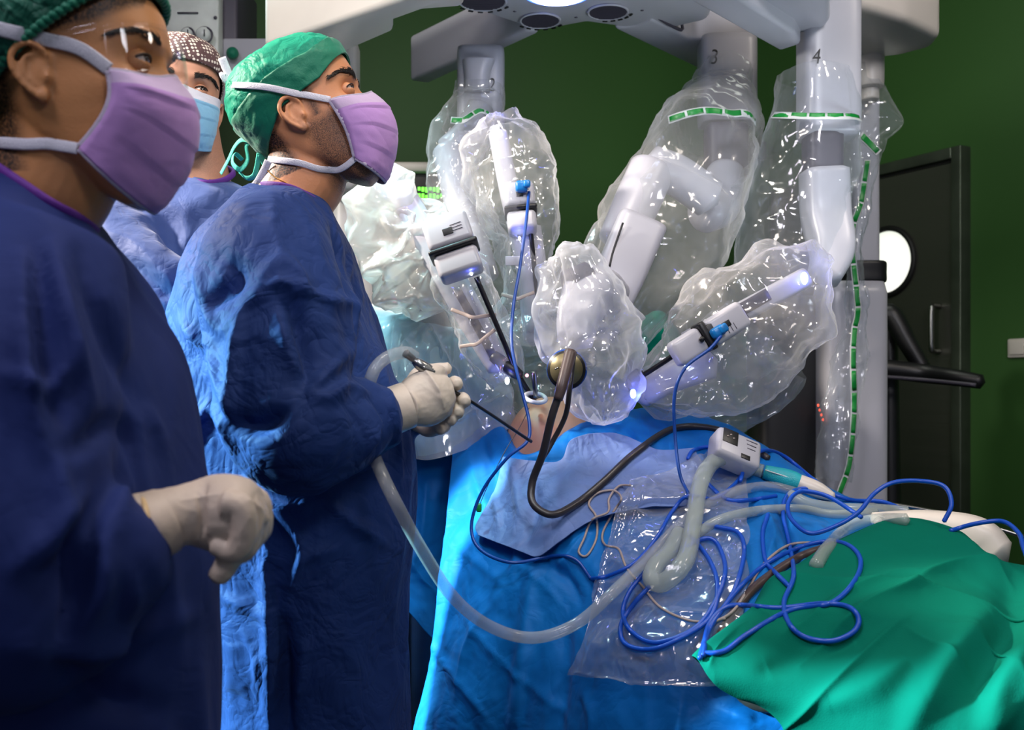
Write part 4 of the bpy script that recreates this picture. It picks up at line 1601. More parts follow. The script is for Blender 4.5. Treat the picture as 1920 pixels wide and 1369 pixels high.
a2 = arm([P(225, 470, 1.88), P(210, 540, 1.84), P(240, 590, 1.80), P(320, 590, 1.76), P(400, 560, 1.78)], [.06, .07, .064, .055, .045])
a3 = arm([P(490, 400, 2.00), P(520, 480, 1.92), P(470, 560, 1.84), P(380, 570, 1.80)], [.06, .06, .055, .045])
colw = [P(*q) for q in ((322, 322, 1.97), (345, 336, 1.94), (385, 343, 1.92), (420, 338, 1.95), (438, 322, 1.99), (410, 312, 2.05), (360, 308, 2.06), (330, 312, 2.02))]
gv, gf = gown([torso, a1, a2, a3], .007, 6, [
    (.010, lambda v: crumple(v, 8, 2, 33, .6)), (.006, lambda v: planes(v, 4, 7, 35))],
    [(((255, 350), (285, 410), (300, 470)), 0.0104, 8, 'c'), (((250, 350), (320, 420), (330, 470)), -0.0117, 9, 's'), (((180, 430), (240, 450), (300, 500), (335, 545)), 0.0117, 9, 'c'),
     (((210, 500), (270, 550), (330, 575)), 0.0104, 8, 'c'), (((190, 470), (260, 510), (320, 560)), -0.0156, 12, 's'), (((345, 380), (352, 440), (340, 480)), 0.0117, 9, 'c'),
     (((280, 640), (320, 630), (400, 640)), -0.0078, 6, 'c'), (((290, 680), (340, 672)), -0.0078, 6, 'c')])
cen = np.mean(arr(colw), axis=0)
rad = np.linalg.norm((gv - cen)[:, :2] / np.array([.056, .060]), axis=1)
drop = (rad < 1.0) & (gv[:, 2] > cen[2] - .03)
gf = [q for q in gf if not any(drop[i] for i in q)]
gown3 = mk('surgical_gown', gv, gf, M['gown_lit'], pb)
v, f = tube(colw + [colw[0]], [(.006, .0035)] * 9, n=10, m=100, caps=False, up=(0, 0, 1), power=3)
mk('gown_collar', v, f, M['collar'], gown3, label='purple neck binding')

# trousers and clogs under the gowns
for root, (cx, cy) in ((pw, (P(80, 740, D1).x, D1)), (pm, (P(575, 740, D2).x, D2)), (pb, (P(370, 740, D3).x, D3))):
    for s in (-1, 1):
        v, f = tube([(cx, cy + s * .09, .56), (cx + .01, cy + s * .09, .35), (cx, cy + s * .09, .09)], [.08, .07, .055], n=20, m=20)
        mk('trouser_leg', v, f, M['green'], root)
        v, f = tube([(cx - .07, cy + s * .09, .045), (cx, cy + s * .09, .05), (cx + .10, cy + s * .09, .04), (cx + .17, cy + s * .09, .03)], [(.045, .04), (.05, .042), (.038, .045), (.022, .03)], n=20, m=20, caps='round', up=(0, 0, 1))
        v[:, 2] = np.maximum(v[:, 2], 0.0)
        mk('clog', v, f, M['white'], root)
# ------------------------------------------------------------------ surgical robot
rb = empty('surgical_robot', (P(1590, 740, 2.75).x, 2.75, 0), 'large white four-armed surgical robot hanging over the patient, cart behind on the right', 'robot')


def part(name, vf, mat, parent=rb, **k):
    return mk(name, vf[0], vf[1], mat, parent, **k)


def rcol(x0, x1, y0, y1, d, depth, mat, name, pw_=5.0, parent=None, taper=1.0, **k):
    cx = (x0 + x1) / 2
    w_ = (x1 - x0) / 2 / F * d
    a, b = zx(y0, d), zx(y1, d)
    X = (cx - 960) / F * d
    e = min(.012, abs(a - b) * .1)
    rr = [(b, X, d, w_ * taper * .92, depth * .92, pw_), (b + e, X, d, w_ * taper, depth, pw_), ((a + b) / 2, X, d, w_ * (1 + taper) / 2, depth, pw_), (a - e, X, d, w_, depth, pw_), (a, X, d, w_ * .92, depth * .92, pw_)]
    return part(name, stack(rr, 48, 30), mat, parent or rb, **k)


def zprism(pts, z, h, r=.014):
    return prism([Zp(x, y, z) for x, y in pts], h, r)


hub = part('hub', zprism([(832, -90), (866, 10), (920, 32), (975, 50), (1040, 56), (1100, 45), (1150, 52), (1215, 66), (1330, 40), (1370, -90)], 2.05, .16, .02), M['white'])
for x, y, rx in ((905, 2, 44), (1013, 38, 37), (1140, 22, 37)):
    c = Zp(x, y, 2.0485)
    r = rx / F * c.y
    cells = []
    v, f = tube([c, c + Vector((0, 0, .004))], [r, r], n=48, m=4)
    vent = part('vent', (v, f), M['rubber'], hub)
    for k in range(-7, 8):
        h_ = math.sqrt(max(0, 1 - (k / 8) ** 2)) * r * .94
        cells.append(rbox(c + Vector((0, k / 8 * r, -.0012)), 2 * h_, .0022, .003, 0))
    part('grille', merge(*cells), M['grey'], vent, smooth=False)
    part('vent_rim', tube([c + Vector((r * math.cos(a), r * math.sin(a), -.001)) for a in np.linspace(0, 2 * math.pi, 49)], .0028, n=8, m=96, caps=False), M['white'], vent)
    tk = [rbox(c + Vector(((r + .012) * math.cos(a), (r + .012) * math.sin(a), -.001)), .012, .005, .003, .001, Matrix.Rotation(a + math.pi / 2, 4, 'Z')) for a in (np.linspace(.6, 2.4, 6) if x < 1100 else np.linspace(.3, 1.6, 5))]
    part('vent_mark', merge(*tk), M['black'], vent, smooth=False)
c = Zp(1045, -16, 2.045)
part('ring_light', tube([c + Vector((.062 * math.cos(a), .062 * math.sin(a), 0)) for a in np.linspace(0, 2 * math.pi, 49)], .008, n=12, m=96, caps=False), emit('ring_light_white', (.8, .88, 1, 1), 6), hub)
part('ring_light_edge', tube([c + Vector((.074 * math.cos(a), .074 * math.sin(a), 0)) for a in np.linspace(0, 2 * math.pi, 49)], .004, n=10, m=96, caps=False), emit('ring_light_blue', (.05, .15, 1, 1), 4), hub)
for x, y in ((965, 22), (1080, 33), (1204, 20)):
    part('screw', tube([Zp(x, y, 2.049), Zp(x, y, 2.049) + Vector((0, 0, .004))], .004, n=12, m=3), M['grey'], hub)

part('boom', zprism([(498, 85), (603, 50), (790, -14), (880, -20), (868, 14), (793, 20), (737, 40), (737, 60), (672, 88), (600, 118), (498, 150)], 1.95, .22, .012), M['beige'], label='ivory left boom')
part('boom', zprism([(768, 152), (985, 57), (1012, 62), (803, 157)], 2.046, .128, .010), M['white'], label='short boom with squared end')
part('boom', zprism([(1150, 54), (1312, 131), (1410, 112), (1410, 74), (1290, 73), (1222, 36), (1190, 50)], 2.046, .15, .010), M['white'])
part('boom', zprism([(1225, -35), (1288, 0), (1462, 97), (1502, 84), (1490, 62), (1390, 0), (1330, -40)], 1.93, .13, .01), M['white'])
part('joint_block', zprism([(1422, 25), (1470, 64), (1542, 62), (1556, 40), (1556, -40), (1440, -40)], 1.96, .18, .012), M['white'])
part('boom', zprism([(1600, 12), (1700, 40), (1764, 70), (1750, 90), (1690, 106), (1640, 112), (1600, 112)], 2.03, .24, .02), M['beige'], label='rounded right boom')
for pts in ([(1222, -5, 2.39), (1226, 26, 2.39), (1276, 56, 2.47), (1278, 42, 2.47)],):
    part('recess_frame', tube([P(a, b, dd_) for a, b, dd_ in pts], .004, n=8, m=30), M['grey'])
part('recess_line', tube([P(1230, 8, 2.39), P(1272, 34, 2.46)], .0015, n=6, m=4), M['grey'])


def numeral(txt, x, y, d, size, parent):
    c_ = bpy.data.curves.new('t', 'FONT')
    c_.body = txt
    c_.size = size
    c_.align_x = 'CENTER'
    c_.align_y = 'CENTER'
    c_.extrude = .0004
    c_.shear = .15
    o = bpy.data.objects.new('t', c_)
    COL.objects.link(o)
    bpy.context.view_layer.update()
    me = bpy.data.meshes.new_from_object(o.evaluated_get(bpy.context.evaluated_depsgraph_get()))
    v, f = get(me)
    bpy.data.objects.remove(o)
    p = P(x, y, d)
    V = np.stack([v[:, 0] * .8 + p.x, np.full(len(v), p.y) - v[:, 2], v[:, 1] + p.z], 1)
    mk('number', V, f, M['black'], parent, smooth=False)


c3 = rcol(1311, 1415, 74, 235, 2.55, .055, M['white'], 'arm_column')
numeral('3', 1338, 108, 2.484, .052, c3)
c4 = rcol(1500, 1606, -30, 260, 2.26, .055, M['white'], 'arm_column')
numeral('4', 1530, 107, 2.196, .047, c4)
c2 = rcol(858, 946, 96, 260, 2.55, .055, M['white'], 'arm_column')
numeral('2', 921, 160, 2.492, .045, c2)
part('column_cover', stack([(zx(172, 2.49), P(895, 1, 2.5).x, 2.5, .032, .03, 3), (zx(140, 2.49), P(895, 1, 2.5).x, 2.5, .032, .03, 3), (zx(112, 2.49), P(898, 1, 2.5).x, 2.5, .04, .03, 3)]), M['white'])
c1 = rcol(606, 672, 80, 360, 2.5, .05, M['beige'], 'arm_column')
part('arm_base', stack([(zx(800, 2.6), P(660, 1, 2.6).x, 2.6, .09, .08, 3), (zx(520, 2.6), P(662, 1, 2.6).x, 2.6, .075, .07, 3), (zx(420, 2.6), P(660, 1, 2.6).x, 2.6, .055, .06, 3), (zx(330, 2.6), P(655, 1, 2.6).x, 2.6, .05, .05, 3)]), M['beige'])
rcol(1606, 1656, 30, 165, 2.62, .04, M['beige'], 'joint_drum', 2.2)
rcol(1612, 1646, 155, 190, 2.64, .035, M['beige'], 'joint_neck', 2.2)
rcol(1588, 1641, 175, 505, 2.78, .05, M['white'], 'cart_mast')
rcol(1566, 1652, 494, 534, 2.72, .075, M['black'], 'cart_top', 4)
rcol(1534, 1650, 532, 1500, 2.72, .08, M['white'], 'cart_body', 6)
rcol(1410, 1540, 560, 1400, 2.84, .10, M['black'], 'cart_housing', 6)
for a in (0, 1, 2, 3):
    part('status_light', ell(P(1534 + 3 * a, 760 + 9 * a, 2.66), (.003, .003, .004), n=8, m=6), M['ledred'])
part('cart_foot', rbox((P(1560, 1, 2.75).x, 2.78, .09), .55, .7, .18, .05), M['white'])

# arm three: grey wrist, shoulder drum, forearm box
rcol(1322, 1400, 236, 335, 2.46, .045, M['grey'], 'wrist', 4)
part('arm_link', tube([P(1360, 325, 2.44), P(1352, 385, 2.38), P(1322, 400, 2.32)], [.046, .045, .045], n=32, m=24, caps='round'), M['white'])
part('arm_link', tube([P(1330, 372, 2.26), P(1270, 330, 2.24), P(1222, 312, 2.22)], [.045, .045, .045], n=32, m=24, caps='round'), M['white'])
part('arm_link', tube([P(1222, 318, 2.22), P(1190, 390, 2.18), P(1160, 455, 2.15)], [(.046, .05), (.046, .05), (.04, .045)], n=36, m=24, caps='round', up=(0, 1, 0)), M['white'])
part('arm_housing', tube([P(1200, 425, 2.12), P(1160, 520, 2.08), P(1120, 620, 2.05)], [(.05, .052), (.05, .05), (.04, .04)], n=40, m=24, up=(0, 1, 0), power=5), M['white'])
part('housing_seam', tube([P(1168, 418, 2.05), P(1150, 470, 2.04), P(1143, 500, 2.03)], .0022, n=8, m=12), M['black'])
# camera arm in the middle, foreshortened
part('arm_housing', tube([P(1140, 560, 2.02), P(1110, 540, 1.92), P(1086, 590, 1.86), P(1078, 640, 1.84)], [(.04, .04), (.045, .042), (.04, .036), (.032, .03)], n=36, m=30, up=(0, 1, 0), power=4, caps='round'), M['white'])
part('housing_top', tube([P(1068, 535, 1.885), P(1105, 515, 1.90)], [.030, .026], n=28, m=10, caps='round'), M['grey'])
# arm four
rcol(1508, 1576, 238, 326, 2.25, .042, M['grey'], 'wrist', 4)
part('arm_link', tube([P(1545, 322, 2.25), P(1548, 400, 2.25), P(1560, 470, 2.22), P(1545, 520, 2.2)], [(.05, .05), (.05, .05), (.045, .045), (.035, .035)], n=36, m=30, power=4, caps='round', up=(0, 1, 0)), M['white'])
part('tool_rail', tube([P(1508, 522, 1.95), P(1400, 580, 1.92), P(1290, 640, 1.90)], [(.022, .020)] * 3, n=32, m=24, power=3.2, caps='round', up=(0, 1, 0)), M['white'])
part('rail_slot', tube([P(1440, 552, 1.908), P(1400, 575, 1.898), P(1350, 603, 1.888)], [(.005, .012)] * 3, n=16, m=10, power=4, up=(0, 1, 0)), M['grey'])
part('tool_carriage', tube([P(1330, 680, 1.92), P(1250, 710, 1.92), P(1200, 745, 1.92)], [(.03, .032), (.03, .03), (.022, .022)], n=32, m=20, power=3, caps='round', up=(0, 1, 0)), M['white'])
part('cannula_mount', tube([P(1200, 700, 1.86), P(1185, 715, 1.86), P(1192, 735, 1.88)], [.012, .012, .010], n=16, m=12, caps='round'), M['black'])
# arm two
part('arm_link', tube([P(900, 205, 2.5), P(880, 250, 2.47), P(845, 285, 2.45)], [.036, .04, .04], n=32, m=24, caps='round'), M['white'])
part('arm_link', tube([P(842, 285, 2.44), P(855, 340, 2.4), P(875, 420, 2.36), P(905, 520, 2.3)], [.040, .04, .04, .038], n=32, m=30, caps='round'), M['white'])
part('tool_rail', tube([P(934, 252, 2.10), P(955, 360, 2.08), P(985, 500, 2.06), P(1000, 640, 2.05)], [(.020, .020)] * 4, n=32, m=30, power=3.2, caps='round', up=(0, 1, 0)), M['white'])
part('rail_slot', tube([P(943, 290, 2.078), P(952, 345, 2.068)], [(.005, .012)] * 2, n=16, m=8, power=4, up=(0, 1, 0)), M['grey'])
part('tool_carriage', tube([P(985, 430, 2.04), P(1000, 520, 2.04), P(1005, 620, 2.04)], [(.03, .032), (.028, .028), (.02, .02)], n=32, m=20, power=3, caps='round', up=(0, 1, 0)), M['white'])
# arm one
part('tool_rail', tube([P(748, 352, 1.98), P(800, 450, 1.96), P(870, 570, 1.95), P(935, 690, 1.95)], [(.026, .026), (.028, .03), (.028, .03), (.024, .022)], n=32, m=30, power=3.2, caps='round', up=(0, 1, 0)), M['white'])
part('rail_slot', tube([P(855, 540, 1.925), P(895, 612, 1.922), P(925, 668, 1.925)], [(.005, .008)] * 3, n=16, m=8, power=4, up=(0, 1, 0)), M['grey'])
part('arm_link', tube([P(735, 400, 2.05), P(745, 480, 2.1), P(800, 560, 2.15), P(860, 640, 2.18)], [.045, .05, .05, .045], n=32, m=30, caps='round'), M['beige'])
part('cannula_mount', tube([P(925, 668, 1.93), P(955, 690, 1.92), P(975, 705, 1.92)], [.012, .014, .010], n=16, m=12, caps='round'), M['black'])

# blue status lights, each with its own small glow
for x, y, d, col, s in ((742, 344, 1.90, 'ledblue', .006), (932, 240, 2.08, 'ledwhite', .007), (1508, 522, 1.925, 'ledblue', .012), (951, 714, 1.90, 'ledwhite', .007), (1187, 738, 1.86, 'ledblue', .009), (884, 513, 1.86, 'ledwhite', .004), (974, 447, 1.985, 'ledwhite', .004), (1288, 685, 1.845, 'ledwhite', .007)):
    part('status_light', ell(P(x, y, d), (s * .6, .004, s), n=12, m=8), M[col])
    point('status_glow', P(x, y, d) + Vector((0, -.02, .004)), .035 if s < .007 else .08, (.12, .15, 1.0), .006)


# ---- instruments: pod on the rail, black shaft
def pod(name, label, A, B, w_, dp, shaft, cat='instrument', led=None, long_=1.0):
    """A, B: world points at the back and front end of the pod"""
    A, B = Vector(A), Vector(B)
    ax = (B - A)
    L = ax.length
    Bz = basis(ax, (0, -1, 0))
    X, Y, Z_ = Bz.col[0], Bz.col[1], Bz.col[2]
    root = empty(name, A, label, cat, 'robot instruments')
    c = A + ax * .5
    part('housing', rbox(A + ax * .36, L * .72, w_, dp, .010, Bz.to_4x4(), 4), M['white'], root)
    part('collar', rbox(A + ax * .78, L * .12, w_ * 1.08, dp * 1.06, .004, Bz.to_4x4()), M['black'], root)
    part('adapter', rbox(A + ax * 1.12, L * .56, w_ * .96, dp * .9, .010, Bz.to_4x4(), 4), M['white'], root)
    part('window', rbox(A + ax * .42 + Z_ * (dp * .5) - Y * 0, L * .16, w_ * .22, .003, .001, Bz.to_4x4()), M['black'], root)
    part('cover_panel', rbox(A + Vector(ax) * .02 + ax * -.02, .004, w_ * .62, dp * .6, .001, Bz.to_4x4()), M['grey'], root)
    for k in range(3):
        part('printed_line', rbox(A + ax * (.30 + .07 * k) + Z_ * (dp * .5 + .0004) + Y * w_ * .2, .001, w_ * .25, .0008, 0, Bz.to_4x4()), M['grey'], root)
    part('shaft', tube([Vector(q) for q in shaft], .0048, n=16, m=20), M['shaft'], root)
    return root, Bz


pod('instrument_pod', 'white instrument pod at the upper left, pointing down on the leftmost robot arm', P(833, 414, 1.88), P(858, 488, 1.865), .086, .066, [P(893, 520, 1.87), P(940, 630, 1.89), P(968, 695, 1.92), P(1002, 752, 1.97)])
pod('instrument_pod', 'upright white instrument pod with a blue plug on the second robot arm', P(972, 350, 2.02), P(978, 412, 2.0), .060, .055, [P(994, 425, 2.0), P(1004, 520, 2.01), P(1013, 600, 2.02)])
p4, B4 = pod('instrument_pod', 'white instrument pod with a black recess, tilted on the rightmost robot arm', P(1392, 588, 1.85), P(1300, 645, 1.83), .052, .042, [P(1290, 648, 1.83), P(1240, 682, 1.85), P(1188, 715, 1.87)])
part('recess', rbox(P(1350, 612, 1.822), .062, .030, .006, .003, B4.to_4x4()), M['black'], p4)
part('button', tube([P(1316, 636, 1.815), P(1316, 636, 1.806)], .005, n=16, m=4), M['black'], p4)
for q in [o for o in bpy.data.objects if o.name.startswith('instrument_pod')]:
    del q['group']


# connector at the centre: round black lens head with cable
lens = empty('endoscope', P(1063, 690, 1.80), 'round dark endoscope head with thick cables, under the central crumpled drape', 'endoscope')
part('camera_head', tube([P(1066, 686, 1.84), P(1063, 690, 1.80), P(1062, 694, 1.765)], [.030, .0335, .0335], n=40, m=20, up=(0, 0, 1)), M['black'], lens)
part('head_ring', tube([P(1063, 692, 1.785), P(1063, 693, 1.774)], [.0355, .0355], n=40, m=6, up=(0, 0, 1)), M['bluecord'], lens)
part('head_face', tube([P(1062, 692, 1.768), P(1062, 693, 1.760)], [.0285, .0285], n=40, m=4), simple('olive_metal', srgb(120, 112, 84), .4, .6), lens)
for a, b in ((1052, 690), (1046, 690), (1042, 692)):
    part('screw', ell(P(a, b, 1.757), (.002, .001, .002), n=8, m=6), M['steel'], lens)

# ------------------------------------------------------------------ plastic drapes
def filmtube(name, label, pts, mat, amp=.022, fq=9, seed=0, n=96, m=None, pulls=(), cat='plastic drape', closed=False, pl_amp=.35, band=None):
    """pts: (x, y, d, half-width px, half-depth m)"""
    P3 = [P(a, b, c) for a, b, c, r, e in pts]
    R = [(e, r / F * c) for a, b, c, r, e in pts]
    v, f = tube(P3, R, n=n, m=m or 26 * len(pts), caps='round' if closed else False, up=(0, 1, 0))
    N = normals(v, f)
    mm = len(v) // n
    asp = sum((P3[i + 1] - P3[i]).length for i in range(len(P3) - 1)) / (2 * math.pi * np.mean([max(r_) for r_ in R]))
    th = np.tile(np.linspace(0, 2 * math.pi, n, endpoint=False), mm)
    sl_ = np.linspace(0, 1, mm).repeat(n) * len(pts) * .55
    q_ = np.stack([np.cos(th) * 1.7, np.sin(th) * 1.7, sl_], 1)
    if len(v) > len(q_):
        q_ = np.vstack([q_, [[0, 0, 0], [0, 0, sl_[-1]]]])
    D = amp * .6 * crumple(v, fq * .55, 2, seed, .5) + amp * .6 * crumple(q_, 1.0, 2, seed + 2, .5) + amp * pl_amp * 2.4 * planes(v, 6, fq * .8, seed + 7, .12)
    tt_ = np.concatenate([th, [0, 0]])[:len(v)]
    ss_ = np.concatenate([np.linspace(0, 1, mm).repeat(n), [0, 1]])[:len(v)]
    D = D + amp * .62 * facet(tt_, ss_, 9, max(3, int(9 * asp)), seed + 5) + amp * .24 * facet(tt_, ss_, 21, max(6, int(21 * asp)), seed + 6)
    v = v + N * D[:, None]
    v = v + .25 * amp * np.stack([fbm(v, fq * 1.5, 2, seed + 3), fbm(v, fq * 1.5, 2, seed + 4), fbm(v, fq * 1.5, 2, seed + 5)], 1)
    for (x, y, rad, dx, dy) in pulls:
        q = proj(v)
        w_ = np.clip(1 - np.hypot(q[:, 0] - x, q[:, 1] - y) / rad, 0, 1) ** 1.3
        k = v[:, 1] / F
        v[:, 0] += w_ * dx * k
        v[:, 2] -= w_ * dy * k
    o = mk(name, v, f, mat, label=label, cat=cat)
    return o


fl = {}
fl['1'] = filmtube('plastic_drape', 'milky crumpled plastic cover with spiky corners on the leftmost robot arm', [(735, 335, 1.98, 28, .03), (728, 372, 1.98, 52, .05), (745, 430, 1.99, 68, .06), (790, 500, 2.0, 75, .06), (830, 560, 2.0, 56, .05)], M['filmmilky'], .030, 11, 41,
                   pulls=((690, 380, 50, -52, -8), (715, 335, 40, -22, -24), (688, 450, 40, -36, 10), (770, 340, 30, 14, -16), (805, 400, 40, 24, -14), (700, 500, 40, -22, 14), (730, 560, 50, -30, 10)), closed=True)
fl['1b'] = filmtube('plastic_drape', 'clear sleeve with cloudy bands around the leftmost instrument rail', [(845, 470, 1.95, 45, .05), (880, 560, 1.95, 52, .05), (915, 640, 1.95, 50, .05), (955, 710, 1.95, 34, .035)], M['film'], .014, 10, 42)
fl['2a'] = filmtube('plastic_drape', 'clear sleeve over the upper link of the second robot arm', [(905, 165, 2.5, 46, .07), (900, 200, 2.5, 48, .075), (875, 250, 2.46, 54, .07), (850, 310, 2.42, 46, .06), (870, 400, 2.38, 52, .06), (900, 500, 2.3, 60, .06), (930, 600, 2.25, 62, .06)], M['film'], .016, 8, 43)
fl['2b'] = filmtube('plastic_drape', 'clear billowing bag around the top of the second instrument rail', [(935, 225, 2.10, 30, .05), (940, 260, 2.1, 68, .07), (955, 320, 2.08, 82, .08), (972, 390, 2.06, 76, .08), (985, 450, 2.06, 52, .06), (985, 520, 2.05, 46, .05), (985, 600, 2.05, 62, .05), (985, 660, 2.04, 60, .05)], M['film'], .020, 9, 44, pulls=((880, 275, 40, -14, 6), (1030, 300, 50, 14, 10)), closed=False)
fl['2c'] = filmtube('plastic_drape', 'loose cloudy end of the plastic covers gathered just above the white port', [(985, 610, 2.09, 44, .05), (975, 680, 2.09, 58, .05), (985, 735, 2.09, 50, .045), (1010, 775, 2.08, 26, .03)], M['film'], .020, 11, 53, closed=True)
fl['3a'] = filmtube('plastic_drape', 'plastic sleeve with green band bending left from the column numbered 3', [(1362, 150, 2.55, 54, .085), (1345, 215, 2.50, 78, .10), (1310, 290, 2.3, 104, .11), (1270, 370, 2.26, 122, .11), (1225, 450, 2.22, 124, .11), (1180, 540, 2.18, 100, .09), (1150, 620, 2.14, 66, .06)], M['film'], .020, 7, 45, m=160)
fl['3b'] = filmtube('plastic_drape', 'crumpled cloudy bag around the central endoscope arm', [(1075, 505, 1.90, 55, .08), (1085, 545, 1.88, 68, .10), (1100, 610, 1.87, 86, .10), (1125, 680, 1.87, 74, .09), (1128, 740, 1.87, 62, .07), (1130, 788, 1.87, 30, .04)], M['filmcloud'], .026, 12, 46, pulls=((1020, 510, 40, -14, -6), (1185, 600, 40, 26, -4), (1030, 560, 40, -16, 4)), closed=True)
fl['4a'] = filmtube('plastic_drape', 'straight plastic sleeve with green band hanging under the column numbered 4', [(1528, 140, 2.26, 64, .085), (1530, 215, 2.26, 80, .10), (1517, 300, 2.26, 92, .10), (1500, 380, 2.26, 94, .10), (1480, 460, 2.25, 92, .09), (1460, 530, 2.22, 84, .08)], M['filmclear'], .014, 6, 47, m=150)
fl['4b'] = filmtube('plastic_drape', 'wide clear bag bulging around the tilted right robot arm', [(1525, 500, 1.97, 40, .06), (1490, 535, 1.96, 92, .10), (1430, 590, 1.95, 112, .11), (1370, 640, 1.94, 118, .10), (1300, 695, 1.93, 92, .09), (1225, 735, 1.92, 54, .06)], M['film'], .022, 9, 48, pulls=((1395, 740, 60, -10, 24), (1550, 620, 50, 16, 10)), closed=True, m=150)
fl['4c'] = filmtube('plastic_drape', 'loose clear film hanging under the tilted right robot arm', [(1440, 640, 2.05, 100, .04), (1380, 700, 2.05, 110, .04), (1310, 750, 2.05, 90, .04), (1260, 790, 2.05, 60, .03)], M['filmclear'], .022, 8, 49)
fl['5'] = filmtube('plastic_drape', 'clear film hanging along the white cart with a dashed green edge', [(1600, 130, 2.62, 30, .03), (1625, 215, 2.6, 42, .04), (1610, 330, 2.62, 26, .03), (1600, 480, 2.6, 18, .02), (1605, 600, 2.6, 22, .02), (1580, 760, 2.6, 36, .03), (1560, 900, 2.6, 30, .03)], M['filmclear'], .012, 9, 50, m=150, pulls=((1660, 225, 40, 36, 4),))


def dashes(pts, tree, wpx, n, root, d=2.0, fill=.86, off=.003, name='green_mark'):
    q = crs([(a, b, 0) for a, b in pts], n * 6 + 1)
    w3 = [np.array(hit(tree, a, b, off) or P(a, b, d)) for a, b, _ in q]
    w3 = np.array(w3)
    for _ in range(2):
        w3[1:-1] = .25 * w3[:-2] + .5 * w3[1:-1] + .25 * w3[2:]
    for k in range(n):
        seg = w3[k * 6:k * 6 + 7]
        a = seg[0] + (seg[-1] - seg[0]) * (1 - fill) / 2
        b = seg[-1] - (seg[-1] - seg[0]) * (1 - fill) / 2
        h_ = wpx / 2 / F * seg[3][1]
        v, f = ribbon([a, seg[3], b], h_, .0005, m=6)
        mk(name, v, f, M['greenmark'], root)
    v, f = ribbon(list(w3[::3] + np.array([0, .0012, 0])), wpx * .72 / F * w3[0][1], .0004, m=60)
    mk('band_tape', v, f, M['whitemark'], root)


for k, pts, wpx, n, dd in (('3a', [(1254, 226), (1290, 214), (1330, 208), (1375, 214), (1400, 212), (1416, 230)], 11, 5, 2.2), ('4a', [(1450, 216), (1500, 217), (1560, 218), (1600, 218), (1612, 222)], 11, 5, 2.15), ('2a', [(845, 226), (868, 226), (890, 212), (905, 208), (926, 226)], 9, 4, 2.4)):
    dashes(pts, tree_of(fl[k]), wpx, n, fl[k], dd)
T5 = tree_of(fl['5'])
dashes([(1614, 252), (1630, 268), (1648, 286)], T5, 11, 1, fl['5'], 2.55)
dashes([(1626, 300), (1614, 380), (1600, 420), (1596, 450), (1602, 500), (1606, 545), (1610, 585), (1602, 620), (1600, 680), (1601, 760), (1598, 820), (1590, 880), (1572, 930)], T5, 9, 16, fl['5'], 2.55, .9)
# elastic bands on the left sleeves
for x0, y0, x1, y1, d, rt in ((846, 580, 930, 590, 1.89, fl['1b']), (862, 650, 928, 618, 1.89, fl['1b']), (940, 552, 1002, 548, 1.98, fl['2b'])):
    a, b = P(x0, y0, d), P(x1, y1, d)
    mid = (a + b) / 2 + Vector((0, -.02, -.012))
    part('band', ribbon([a, a + (mid - a) * .6, mid, b + (mid - b) * .6, b], .0035, .0006, m=40), M['greycable'], rt, label='narrow cloudy band')
part('white_tab', rbox(P(965, 489, 1.97), .036, .002, .018, .001), M['white'], fl['2b'])
# ------------------------------------------------------------------ operating table and patient
tb = empty('operating_table', (P(1150, 740, 2.0).x, 2.0, 0), 'operating table with steel side rail hidden under the blue and green drapes', 'table')
part('mattress', rbox((.36, 2.10, .845), .72, .36, .07, .03), M['black'], tb)
part('table_frame', rbox((.36, 2.10, .80), .68, .32, .05, .01), M['steel'], tb)
part('table_column', rbox((P(1150, 1, 2.05).x, 2.08, .45), .28, .28, .80, .04), M['steel'], tb)
part('table_foot', rbox((P(1150, 1, 2.05).x, 2.08, .05), .8, .45, .10, .03), M['steel'], tb)

pt_ = empty('person', (P(1060, 740, 2.08).x, 2.08, 1.0), 'patient lying under blue drapes, only a strip of belly with the white port showing', 'person')
body = [ell(P(1032, 850, 2.05), (.095, .11, .115), n=40, m=24), ell(P(1180, 885, 2.12), (.17, .13, .11), n=40, m=24), ell(P(1350, 915, 2.12), (.14, .10, .09), n=32, m=20),
        tube([P(1350, 930, 2.10), P(1500, 1010, 2.05), P(1600, 1050, 2.0)], [.06, .07, .07], n=20, m=20, caps='round')]
v, f = remesh(merge(*body), .006, 8)
mk('body', v, f, M['skinp'], pt_)
TP = bvh((v, f))
pr = hit(TP, 1004, 748, .004, 1.95)
pr = P(1004, 746, 1.93)
port = empty('wound_port', pr, 'white ring port on the belly holding a thin instrument', 'port')
tl = Matrix.Rotation(.45, 3, 'X') @ Matrix.Rotation(.15, 3, 'Y')
part('port_ring', tube([pr + tl @ Vector((.020 * math.cos(a), .020 * math.sin(a), 0)) for a in np.linspace(0, 2 * math.pi, 33)], .0042, n=12, m=72, caps=False, up=(0, 0, 1)), M['ring'], port)
part('port_channel', tube([pr + Vector((-.004, -.012, .050)), pr + Vector((-.001, -.006, .02)), pr], [.0055, .005, .004], n=16, m=12), M['steel'], port)
part('port_light', ell(P(988, 704, 1.90), (.003, .003, .003), n=8, m=6), emit('led_pink', (1, .25, .4, 1), 12), port)


